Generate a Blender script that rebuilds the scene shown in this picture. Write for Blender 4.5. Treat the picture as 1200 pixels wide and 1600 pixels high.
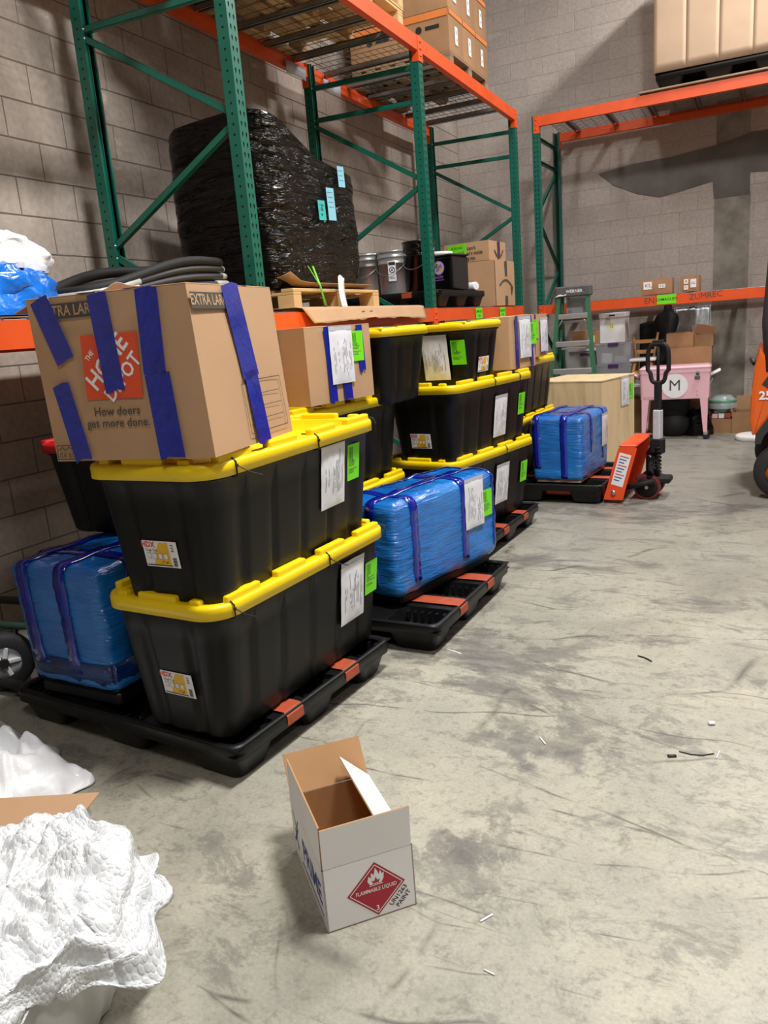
import bpy, bmesh, math, random
from mathutils import Vector, Matrix, noise

random.seed(7)
for o in list(bpy.data.objects):
    bpy.data.objects.remove(o)
SC = bpy.context.scene
COL = SC.collection
PI = math.pi
H = 1.46

# ------------------------------------------------------------------ camera
F_PX = 1200.0
YAW, PITCH, ROLL = -0.465822916, 0.232434297, -0.0793613954
_fw = Vector((math.sin(YAW) * math.cos(PITCH), math.cos(YAW) * math.cos(PITCH), -math.sin(PITCH)))
_r = Vector((math.cos(YAW), -math.sin(YAW), 0))
_u = _r.cross(_fw)
CR = _r * math.cos(ROLL) + _u * math.sin(ROLL)
CU = -_r * math.sin(ROLL) + _u * math.cos(ROLL)
cam = bpy.data.cameras.new('camera')
cam.sensor_fit = 'VERTICAL'
cam.sensor_height = 36.0
cam.lens = 36.0 * F_PX / 1600.0
cam.clip_start = 0.05
cam.clip_end = 100
camo = bpy.data.objects.new('camera', cam)
COL.objects.link(camo)
mw = Matrix.Identity(4)
for i in range(3):
    mw[i][0] = CR[i]; mw[i][1] = CU[i]; mw[i][2] = -_fw[i]
mw[2][3] = H
camo.matrix_world = mw
SC.camera = camo

def px(p):
    d = Vector(p) - Vector((0, 0, H))
    z = d.dot(_fw)
    if z < 0.05:
        return None
    return (600 + F_PX * d.dot(CR) / z, 800 - F_PX * d.dot(CU) / z)

# ------------------------------------------------------------------ world, lamps, exposure
SC.view_settings.view_transform = 'Standard'
SC.view_settings.look = 'None'
SC.view_settings.exposure = 0.12
SC.view_settings.gamma = 1.0
SC.view_settings.use_curve_mapping = False
world = bpy.data.worlds.new('world')
SC.world = world
world.use_nodes = True
world.node_tree.nodes['Background'].inputs[0].default_value = (0.9, 0.93, 1.0, 1)
world.node_tree.nodes['Background'].inputs[1].default_value = 0.03
CEIL = 7.0
LAMPS = [(0.5, 2.3, 450), (-1.75, 6.0, 85), (0.9, 8.5, 270), (0.9, -1.6, 110), (4.2, 2.6, 60)]
for i, (lx, ly, lw) in enumerate(LAMPS):
    L = bpy.data.lights.new('high_bay_light', 'AREA')
    L.shape = 'RECTANGLE'
    L.size = 0.45
    L.size_y = 1.2
    L.energy = lw
    L.color = (1.0, 0.975, 0.94)
    lo = bpy.data.objects.new('high_bay_light', L)
    COL.objects.link(lo)
    lo.location = (lx, ly, CEIL - 0.62)

# ------------------------------------------------------------------ materials
MATS = {}
def new_mat(name):
    m = bpy.data.materials.new(name)
    m.use_nodes = True
    nt = m.node_tree
    b = nt.nodes['Principled BSDF']
    MATS[name] = m
    return m, nt, b

def nd(nt, typ, **kw):
    n = nt.nodes.new(typ)
    for k, v in kw.items():
        if k.startswith('i_'):
            n.inputs[k[2:].replace('_', ' ')].default_value = v
        else:
            setattr(n, k, v)
    return n

def ramp(nt, fac, stops):
    r = nt.nodes.new('ShaderNodeValToRGB')
    el = r.color_ramp.elements
    while len(el) < len(stops):
        el.new(0.5)
    for e, (p, c) in zip(el, stops):
        e.position = p
        e.color = c if len(c) == 4 else (*c, 1)
    nt.links.new(fac, r.inputs[0])
    return r.outputs[0]

def mixc(nt, fac, a, b, mode='MIX'):
    n = nt.nodes.new('ShaderNodeMix')
    n.data_type = 'RGBA'
    n.blend_type = mode
    for sock, v in ((n.inputs[0], fac), (n.inputs[6], a), (n.inputs[7], b)):
        if hasattr(v, 'is_linked'):
            nt.links.new(v, sock)
        elif isinstance(v, (int, float)):
            sock.default_value = v
        else:
            sock.default_value = (*v, 1) if len(v) == 3 else v
    return n.outputs[2]

def mat(name, col, rough=0.6, metal=0.0, var=0.12, scale=6.0, bump=0.0, bscale=40.0, stretch=(1, 1, 1), bdist=0.01,
        coat=0.0, rnd=0.0, dark=None, detail=4.0, spec=0.5, alpha=1.0, trans=0.0, emit=None, estr=0.0, sub=0.0):
    m, nt, b = new_mat(name)
    tc = nd(nt, 'ShaderNodeTexCoord')
    n1 = nd(nt, 'ShaderNodeTexNoise', i_Scale=scale, i_Detail=detail)
    nt.links.new(tc.outputs['Object'], n1.inputs['Vector'])
    lo = tuple(c * (1 - var) for c in col) if dark is None else dark
    hi = tuple(min(1, c * (1 + var)) for c in col)
    c = ramp(nt, n1.outputs[0], [(0.3, lo), (0.7, hi)])
    if rnd:
        oi = nd(nt, 'ShaderNodeObjectInfo')
        mr = nd(nt, 'ShaderNodeMapRange')
        mr.inputs[3].default_value = 1 - rnd
        mr.inputs[4].default_value = 1 + rnd
        nt.links.new(oi.outputs['Random'], mr.inputs[0])
        hv = nd(nt, 'ShaderNodeHueSaturation')
        nt.links.new(mr.outputs[0], hv.inputs['Value'])
        nt.links.new(c, hv.inputs['Color'])
        c = hv.outputs[0]
    nt.links.new(c, b.inputs['Base Color'])
    b.inputs['Roughness'].default_value = rough
    b.inputs['Metallic'].default_value = metal
    b.inputs['Coat Weight'].default_value = coat
    b.inputs['Coat Roughness'].default_value = 0.08
    b.inputs['Specular IOR Level'].default_value = spec
    b.inputs['Alpha'].default_value = alpha
    b.inputs['Transmission Weight'].default_value = trans
    if emit:
        b.inputs['Emission Color'].default_value = (*emit, 1)
        b.inputs['Emission Strength'].default_value = estr
    if bump:
        mp = nd(nt, 'ShaderNodeMapping')
        mp.inputs['Scale'].default_value = stretch
        n2 = nd(nt, 'ShaderNodeTexNoise', i_Scale=bscale, i_Detail=5.0)
        nt.links.new(tc.outputs['Object'], mp.inputs[0])
        nt.links.new(mp.outputs[0], n2.inputs['Vector'])
        bp = nd(nt, 'ShaderNodeBump', i_Strength=bump, i_Distance=bdist)
        nt.links.new(n2.outputs[0], bp.inputs['Height'])
        nt.links.new(bp.outputs[0], b.inputs['Normal'])
    return m

def srgb(r, g, b):
    def f(c):
        c /= 255.0
        return c / 12.92 if c <= 0.04045 else ((c + 0.055) / 1.055) ** 2.4
    return (f(r), f(g), f(b))

mat('rack_green', srgb(15, 98, 82), 0.38, var=0.08)
mat('rack_orange', srgb(232, 88, 34), 0.42, var=0.08)
mat('galv', srgb(165, 168, 170), 0.35, 0.85, var=0.12, scale=20)
mat('wire', srgb(120, 122, 124), 0.45, 0.7, var=0.1)
mat('tote_black', srgb(13, 13, 14), 0.44, spec=0.28, var=0.15, scale=12, bump=0.12, bscale=260, bdist=0.002)
mat('lid_yellow', srgb(250, 214, 8), 0.38, var=0.04, bump=0.05, bscale=200, bdist=0.002)
mat('lid_red', srgb(190, 16, 28), 0.4, var=0.06)
mat('pallet_black', srgb(17, 17, 18), 0.42, spec=0.35, var=0.2, scale=14, bump=0.15, bscale=180, bdist=0.002)
mat('grip', srgb(172, 74, 44), 0.6, var=0.15, scale=25)
mat('carton', srgb(190, 152, 116), 0.75, var=0.05, scale=5, bump=0.06, bscale=(60), stretch=(1, 1, 0.15), bdist=0.004)
mat('carton_dark', srgb(160, 122, 86), 0.78, var=0.1, scale=6, rnd=0.10)
mat('carton_in', srgb(176, 134, 92), 0.8, var=0.06)
mat('carton_white', srgb(244, 242, 243), 0.6, var=0.03, bump=0.05, bscale=50, bdist=0.003)
mat('tape_blue', srgb(12, 34, 150), 0.14, var=0.2, scale=9, bump=0.5, bscale=34, bdist=0.006, coat=0.6)
def film(name, dark, mid, light, st=(0.6, 0.6, 3.0), bs=16.0, bump=0.8, bd=0.02, rough=0.16, cs=5.0, coat=0.6, spec=0.5, w2=0.35):
    m, nt, b = new_mat(name)
    tc = nd(nt, 'ShaderNodeTexCoord')
    def tex(scale, stretch, detail=5.0, dist=0.0, loc=(0, 0, 0)):
        mp = nd(nt, 'ShaderNodeMapping')
        mp.inputs['Scale'].default_value = stretch
        mp.inputs['Location'].default_value = loc
        nt.links.new(tc.outputs['Object'], mp.inputs[0])
        n = nd(nt, 'ShaderNodeTexNoise', i_Scale=scale, i_Detail=detail, i_Distortion=dist)
        nt.links.new(mp.outputs[0], n.inputs['Vector'])
        return n.outputs[0]
    c = ramp(nt, tex(cs, (1, 1, 1.6), 4.0, 0.4), [(0.28, dark), (0.5, mid), (0.74, light)])
    nt.links.new(c, b.inputs['Base Color'])
    b.inputs['Roughness'].default_value = rough
    b.inputs['Coat Weight'].default_value = coat
    b.inputs['Specular IOR Level'].default_value = spec
    b.inputs['Coat Roughness'].default_value = 0.06
    # taut stretch lines plus slack folds
    m1 = nd(nt, 'ShaderNodeMath', operation='MULTIPLY_ADD')
    nt.links.new(tex(bs, st, 3.0, 0.8), m1.inputs[0]); m1.inputs[1].default_value = 1.0
    m2 = nd(nt, 'ShaderNodeMath', operation='MULTIPLY'); nt.links.new(tex(bs * 3.2, (st[0], st[1], st[2] * 1.6), 3.0, 0.3, (3, 1, 2)), m2.inputs[0]); m2.inputs[1].default_value = w2
    nt.links.new(m2.outputs[0], m1.inputs[2])
    bp = nd(nt, 'ShaderNodeBump', i_Strength=bump, i_Distance=bd)
    nt.links.new(m1.outputs[0], bp.inputs['Height'])
    nt.links.new(bp.outputs[0], b.inputs['Normal'])
    nt.links.new(bp.outputs[0], b.inputs['Coat Normal'])
film('film_blue', srgb(14, 92, 178), srgb(24, 118, 206), srgb(56, 146, 222), (0.5, 0.5, 4.0), 14.0, 0.75, 0.014, 0.13, 1.6)
film('film_deep', srgb(6, 30, 74), srgb(10, 48, 108), srgb(22, 76, 146), (0.3, 0.3, 5.0), 14.0, 0.6, 0.012)
film('film_black', srgb(4, 4, 5), srgb(7, 7, 8), srgb(11, 11, 12), (0.7, 0.7, 3.4), 5.0, 1.0, 0.10, 0.16, 3.0, 0.42, 0.08, 0.16)
mat('paper', srgb(240, 240, 244), 0.55, var=0.04, scale=20)
mat('paper_grey', srgb(196, 197, 206), 0.5, var=0.06, scale=30)
mat('ink', srgb(28, 28, 30), 0.6, var=0.1)
mat('ink_soft', srgb(120, 120, 130), 0.6, var=0.2, scale=60)
mat('label_green', srgb(120, 232, 28), 0.5, var=0.04)
mat('label_cyan', srgb(78, 208, 226), 0.5, var=0.05)
mat('label_yellow', srgb(240, 186, 40), 0.5, var=0.1, scale=30)
mat('label_red', srgb(226, 62, 40), 0.5, var=0.05)
mat('logo_orange', srgb(232, 84, 48), 0.6, var=0.04)
mat('diamond_red', srgb(178, 24, 52), 0.5, var=0.04)
mat('logo_blue', srgb(40, 66, 150), 0.6, var=0.04)
mat('logo_green', srgb(70, 130, 50), 0.6, var=0.04)
mat('print_grey', srgb(78, 74, 70), 0.7, var=0.06)
mat('purple', srgb(74, 40, 98), 0.45, var=0.1)
mat('wood', srgb(214, 178, 126), 0.65, var=0.14, scale=3, bump=0.1, bscale=30, stretch=(1, 0.1, 1), bdist=0.003, rnd=0.08)
mat('wood_grey', srgb(150, 126, 100), 0.75, var=0.16, scale=4, rnd=0.1)
mat('chair_wood', srgb(190, 136, 78), 0.45, var=0.12, scale=6)
mat('steel', srgb(190, 192, 194), 0.3, 0.9, var=0.08)
mat('alu', srgb(200, 202, 204), 0.4, 0.7, var=0.08)
mat('pail_grey', srgb(196, 200, 202), 0.32, 0.55, var=0.06)
mat('black_gloss', srgb(14, 14, 16), 0.18, var=0.1, coat=0.3)
mat('black_matte', srgb(18, 18, 19), 0.7, var=0.2)
mat('rubber', srgb(34, 34, 36), 0.75, var=0.15, scale=30)
mat('wheel_red', srgb(112, 34, 34), 0.5, var=0.1)
mat('jack_orange', srgb(240, 82, 36), 0.35, var=0.05)
mat('lift_orange', srgb(226, 98, 30), 0.3, var=0.05, coat=0.3)
mat('lift_dark', srgb(48, 48, 50), 0.5, var=0.1)
mat('ladder_green', srgb(48, 108, 78), 0.5, var=0.1, scale=20)
mat('cap_grey', srgb(92, 92, 94), 0.55, var=0.15, scale=30)
mat('pink', srgb(240, 190, 202), 0.35, var=0.03, coat=0.2)
mat('white_plastic', srgb(236, 236, 234), 0.4, var=0.03)
mat('white_paint', srgb(236, 236, 236), 0.5, var=0.04)
mat('bag_white', srgb(246, 247, 250), 0.35, var=0.04, scale=8, bump=0.4, bscale=14, bdist=0.02, coat=0.2)
mat('bag_blue', srgb(22, 118, 226), 0.25, var=0.2, scale=7, bump=0.6, bscale=13, bdist=0.02, coat=0.4)
mat('bowl_green', srgb(110, 160, 134), 0.3, var=0.15, scale=8, bump=0.4, bscale=20, coat=0.4)
mat('grey_cloth', srgb(150, 150, 148), 0.6, var=0.12, scale=8)
mat('beige', srgb(190, 162, 136), 0.7, var=0.06, scale=2.2, bump=0.12, bscale=5, bdist=0.02, rnd=0.05)
mat('strap_green', srgb(110, 190, 40), 0.5, var=0.08)
mat('tube_dark', srgb(44, 44, 46), 0.5, var=0.15, scale=10)
mat('tube_grey', srgb(176, 174, 168), 0.5, var=0.08)
mat('cart_green', srgb(40, 66, 56), 0.5, var=0.1)
mat('tan_film', srgb(196, 160, 130), 0.35, var=0.06, coat=0.3)
mat('orange_band', srgb(224, 130, 62), 0.5, var=0.06)
mat('logo_purple', srgb(170, 110, 190), 0.5, var=0.2, scale=60)
mat('fixture', srgb(210, 210, 210), 0.4, var=0.03)
mat('lamp_glow', (1, 0.98, 0.95), 0.5, emit=(1, 0.98, 0.95), estr=6.0)
mat('ceiling_paint', srgb(96, 95, 94), 0.8, var=0.05)
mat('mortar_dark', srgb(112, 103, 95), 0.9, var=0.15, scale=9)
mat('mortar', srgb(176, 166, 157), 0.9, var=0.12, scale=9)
mat('shade_wall', srgb(96, 92, 88), 0.85, var=0.1)
mat('cement', srgb(112, 108, 104), 0.85, var=0.22, scale=3.5, bump=0.4, bscale=14, bdist=0.01, detail=8)
mat('cement_rough', srgb(148, 142, 132), 0.9, var=0.32, scale=5, bump=0.6, bscale=10, stretch=(3, 1, 0.5), bdist=0.015, detail=8)

# clear plastic film / bins: thin see-through plastic
def clear_mat(name, col, alpha, rough, bscale=20, bump=0.2):
    m, nt, b = new_mat(name)
    b.inputs['Base Color'].default_value = (*col, 1)
    b.inputs['Roughness'].default_value = rough
    b.inputs['Alpha'].default_value = alpha
    b.inputs['Specular IOR Level'].default_value = 0.7
    tc = nd(nt, 'ShaderNodeTexCoord')
    n2 = nd(nt, 'ShaderNodeTexNoise', i_Scale=bscale, i_Detail=4.0)
    nt.links.new(tc.outputs['Object'], n2.inputs['Vector'])
    bp = nd(nt, 'ShaderNodeBump', i_Strength=bump, i_Distance=0.01)
    nt.links.new(n2.outputs[0], bp.inputs['Height'])
    nt.links.new(bp.outputs[0], b.inputs['Normal'])
    return m
clear_mat('clear_bin', srgb(200, 204, 212), 0.42, 0.25, 6, 0.05)
clear_mat('clear_film', srgb(220, 228, 236), 0.22, 0.12, 25, 0.6)

def block_mat(name, lo, hi):
    m, nt, b = new_mat(name)
    tc = nd(nt, 'ShaderNodeTexCoord')
    geo = nd(nt, 'ShaderNodeNewGeometry')
    n1 = nd(nt, 'ShaderNodeTexNoise', i_Scale=1.1, i_Detail=6.0, i_Roughness=0.6)
    nt.links.new(geo.outputs['Position'], n1.inputs['Vector'])
    n2 = nd(nt, 'ShaderNodeTexNoise', i_Scale=28.0, i_Detail=6.0)
    nt.links.new(geo.outputs['Position'], n2.inputs['Vector'])
    c = ramp(nt, n1.outputs[0], [(0.28, lo), (0.72, hi)])
    oi = nd(nt, 'ShaderNodeObjectInfo')
    mr = nd(nt, 'ShaderNodeMapRange')
    mr.inputs[3].default_value = 0.95
    mr.inputs[4].default_value = 1.05
    nt.links.new(oi.outputs['Random'], mr.inputs[0])
    sp = ramp(nt, n2.outputs[0], [(0.3, (0.86, 0.86, 0.86)), (0.7, (1.08, 1.08, 1.08))])
    c = mixc(nt, 1.0, c, sp, 'MULTIPLY')
    # pale efflorescence smears
    n3 = nd(nt, 'ShaderNodeTexNoise', i_Scale=2.3, i_Detail=8.0, i_Roughness=0.7)
    mp = nd(nt, 'ShaderNodeMapping')
    mp.inputs['Scale'].default_value = (1, 1, 2.2)
    mp.inputs['Location'].default_value = (3, 7, 1)
    nt.links.new(geo.outputs['Position'], mp.inputs[0])
    nt.links.new(mp.outputs[0], n3.inputs['Vector'])
    sm = ramp(nt, n3.outputs[0], [(0.62, (0, 0, 0)), (0.78, (1, 1, 1))])
    c = mixc(nt, sm, c, tuple(min(1, v * 1.35) for v in hi))
    hv = nd(nt, 'ShaderNodeHueSaturation')
    nt.links.new(mr.outputs[0], hv.inputs['Value'])
    nt.links.new(c, hv.inputs['Color'])
    nt.links.new(hv.outputs[0], b.inputs['Base Color'])
    b.inputs['Roughness'].default_value = 0.85
    bp = nd(nt, 'ShaderNodeBump', i_Strength=0.35, i_Distance=0.006)
    nt.links.new(n2.outputs[0], bp.inputs['Height'])
    nt.links.new(bp.outputs[0], b.inputs['Normal'])
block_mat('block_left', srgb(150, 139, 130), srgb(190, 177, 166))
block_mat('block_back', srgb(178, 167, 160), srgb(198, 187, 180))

def floor_mat():
    m, nt, b = new_mat('concrete_floor')
    tc = nd(nt, 'ShaderNodeTexCoord')
    P = tc.outputs['Object']
    def nz(scale, detail=6.0, rough=0.6, loc=(0, 0, 0), st=(1, 1, 1), dist=0.0):
        mp = nd(nt, 'ShaderNodeMapping')
        mp.inputs['Location'].default_value = loc
        mp.inputs['Scale'].default_value = st
        nt.links.new(P, mp.inputs[0])
        n = nd(nt, 'ShaderNodeTexNoise', i_Scale=scale, i_Detail=detail, i_Roughness=rough, i_Distortion=dist)
        nt.links.new(mp.outputs[0], n.inputs['Vector'])
        return n.outputs[0]
    c = ramp(nt, nz(1.3, 9, 0.66, dist=0.3), [(0.28, srgb(136, 134, 124)), (0.48, srgb(166, 162, 147)), (0.66, srgb(186, 181, 163)), (0.8, srgb(184, 175, 150))])
    # greenish grey cast in places
    g = ramp(nt, nz(0.55, 5, 0.6, (7, 1, 0)), [(0.45, (0, 0, 0)), (0.7, (0.6, 0.6, 0.6))])
    c = mixc(nt, g, c, srgb(150, 151, 139))
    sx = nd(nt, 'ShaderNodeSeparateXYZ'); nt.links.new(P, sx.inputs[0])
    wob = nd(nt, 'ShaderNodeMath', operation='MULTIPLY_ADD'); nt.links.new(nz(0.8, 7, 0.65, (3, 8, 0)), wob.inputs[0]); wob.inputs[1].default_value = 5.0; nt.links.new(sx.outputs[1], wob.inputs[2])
    falloff = nd(nt, 'ShaderNodeMapRange'); nt.links.new(wob.outputs[0], falloff.inputs[0]); falloff.inputs[1].default_value = 5.6; falloff.inputs[2].default_value = 9.0; falloff.inputs[3].default_value = 0.0; falloff.inputs[4].default_value = 0.8
    c = mixc(nt, falloff.outputs[0], c, srgb(138, 135, 128))  # far floor toned darker: fading lamp light put into the colour
    # large dark traffic stains with ragged edges
    big = ramp(nt, nz(0.8, 11, 0.72, (5.2, 2, 0), (1.0, 1.25, 1), 0.5), [(0.545, (0, 0, 0)), (0.58, (0.8, 0.8, 0.8)), (0.64, (1, 1, 1))])
    tx = ramp(nt, nz(7, 8, 0.72, (2, 5, 0), (0.7, 1.5, 1)), [(0.34, (0.3, 0.3, 0.3)), (0.58, (1, 1, 1))])
    c = mixc(nt, mixc(nt, 1.0, big, tx, 'MULTIPLY'), c, srgb(104, 101, 98))
    # mid size grime, smeared
    st = ramp(nt, nz(4.6, 11, 0.78, (1, 9, 0), (0.75, 1.2, 1), 0.6), [(0.53, (0, 0, 0)), (0.59, (0.6, 0.6, 0.6)), (0.70, (0.85, 0.85, 0.85))])
    c = mixc(nt, st, c, srgb(116, 113, 107))
    # soft round dark spots
    vo = nd(nt, 'ShaderNodeTexVoronoi', feature='F1', i_Scale=2.3)
    nt.links.new(P, vo.inputs['Vector'])
    sp_ = ramp(nt, vo.outputs['Distance'], [(0.02, (0.7, 0.7, 0.7)), (0.14, (0, 0, 0))])
    c = mixc(nt, mixc(nt, 1.0, sp_, tx, 'MULTIPLY'), c, srgb(104, 101, 98))
    # fine speckle
    sm = ramp(nt, nz(24, 9, 0.78, (8, 3, 0)), [(0.52, (0, 0, 0)), (0.64, (0.65, 0.65, 0.65))])
    c = mixc(nt, sm, c, srgb(122, 116, 108))
    spk = ramp(nt, nz(90, 4, 0.7), [(0.35, (0.86, 0.86, 0.86)), (0.65, (1.06, 1.06, 1.06))])
    c = mixc(nt, 1.0, c, spk, 'MULTIPLY')
    # scuffs and scratches: thin broken cell-edge lines in several turned grids
    for k, (ang, sc, st_, loc, thr, msk, op) in enumerate([(0.55, 1.0, (0.30, 1.9, 1), (0, 0, 0), 0.0034, 0.47, 0.9), (-0.75, 1.1, (0.34, 1.7, 1), (4, 1, 0), 0.0032, 0.49, 0.85),
                                       (1.45, 1.3, (0.4, 1.7, 1), (9, 5, 0), 0.003, 0.54, 0.7), (0.15, 2.4, (0.5, 1.5, 1), (2, 7, 0), 0.0045, 0.55, 0.65), (-0.3, 3.6, (0.5, 1.4, 1), (12, 3, 0), 0.006, 0.56, 0.6)]):
        mp = nd(nt, 'ShaderNodeMapping')
        mp.inputs['Rotation'].default_value = (0, 0, ang)
        mp.inputs['Scale'].default_value = st_
        mp.inputs['Location'].default_value = loc
        dn = nd(nt, 'ShaderNodeTexNoise', i_Scale=1.6, i_Detail=2.0)
        nt.links.new(P, dn.inputs['Vector'])
        ad = nd(nt, 'ShaderNodeVectorMath', operation='MULTIPLY_ADD')
        nt.links.new(dn.outputs['Color'], ad.inputs[0]); ad.inputs[1].default_value = (0.22, 0.22, 0); nt.links.new(P, ad.inputs[2])
        nt.links.new(ad.outputs[0], mp.inputs[0])
        v = nd(nt, 'ShaderNodeTexVoronoi', feature='DISTANCE_TO_EDGE', i_Scale=sc)
        nt.links.new(mp.outputs[0], v.inputs['Vector'])
        ln = ramp(nt, v.outputs['Distance'], [(0.0, (1, 1, 1)), (thr, (0.6, 0.6, 0.6)), (thr * 2.0, (0, 0, 0))])
        mk = ramp(nt, nz(2.6, 4, 0.6, (k * 3.1, k * 1.7, 0)), [(msk, (0, 0, 0)), (msk + 0.10, (op, op, op))])
        c = mixc(nt, mixc(nt, 1.0, ln, mk, 'MULTIPLY'), c, srgb(84, 80, 76))
    nt.links.new(c, b.inputs['Base Color'])
    rr = ramp(nt, nz(2.6, 6, 0.6, (3, 3, 0)), [(0.3, (0.30, 0.30, 0.30)), (0.7, (0.58, 0.58, 0.58))])
    nt.links.new(rr, b.inputs['Roughness'])
    bp = nd(nt, 'ShaderNodeBump', i_Strength=0.12, i_Distance=0.004)
    nt.links.new(nz(45, 6, 0.65), bp.inputs['Height'])
    nt.links.new(bp.outputs[0], b.inputs['Normal'])
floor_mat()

def plywood_mat():
    m, nt, b = new_mat('plywood')
    tc = nd(nt, 'ShaderNodeTexCoord')
    mp = nd(nt, 'ShaderNodeMapping')
    mp.inputs['Scale'].default_value = (2.4, 2.4, 0.35)
    nt.links.new(tc.outputs['Object'], mp.inputs[0])
    w = nd(nt, 'ShaderNodeTexNoise', i_Scale=3.2, i_Detail=5.0, i_Distortion=1.2)
    nt.links.new(mp.outputs[0], w.inputs['Vector'])
    c = ramp(nt, w.outputs[0], [(0.3, srgb(204, 176, 132)), (0.52, srgb(226, 202, 160)), (0.72, srgb(214, 188, 146))])
    nt.links.new(c, b.inputs['Base Color'])
    b.inputs['Roughness'].default_value = 0.6
plywood_mat()

def bubble_mat():
    m, nt, b = new_mat('bubble_wrap')
    tc = nd(nt, 'ShaderNodeTexCoord')
    v = nd(nt, 'ShaderNodeTexVoronoi', feature='F1', i_Scale=95.0, i_Randomness=0.55)
    nt.links.new(tc.outputs['UV'], v.inputs['Vector'])
    h = ramp(nt, v.outputs['Distance'], [(0.0, (1, 1, 1)), (0.42, (0.75, 0.75, 0.75)), (0.62, (0, 0, 0))])
    bp = nd(nt, 'ShaderNodeBump', i_Strength=0.6, i_Distance=0.004)
    nt.links.new(h, bp.inputs['Height'])
    nt.links.new(bp.outputs[0], b.inputs['Normal'])
    b.inputs['Base Color'].default_value = (0.82, 0.84, 0.86, 1)
    b.inputs['Roughness'].default_value = 0.16
    b.inputs['Specular IOR Level'].default_value = 0.8
    n = nd(nt, 'ShaderNodeTexNoise', i_Scale=4.0)
    nt.links.new(tc.outputs['Object'], n.inputs['Vector'])
    a = ramp(nt, v.outputs['Distance'], [(0.2, (0.72, 0.72, 0.72)), (0.6, (0.96, 0.96, 0.96))])
    nt.links.new(a, b.inputs['Alpha'])
bubble_mat()

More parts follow.
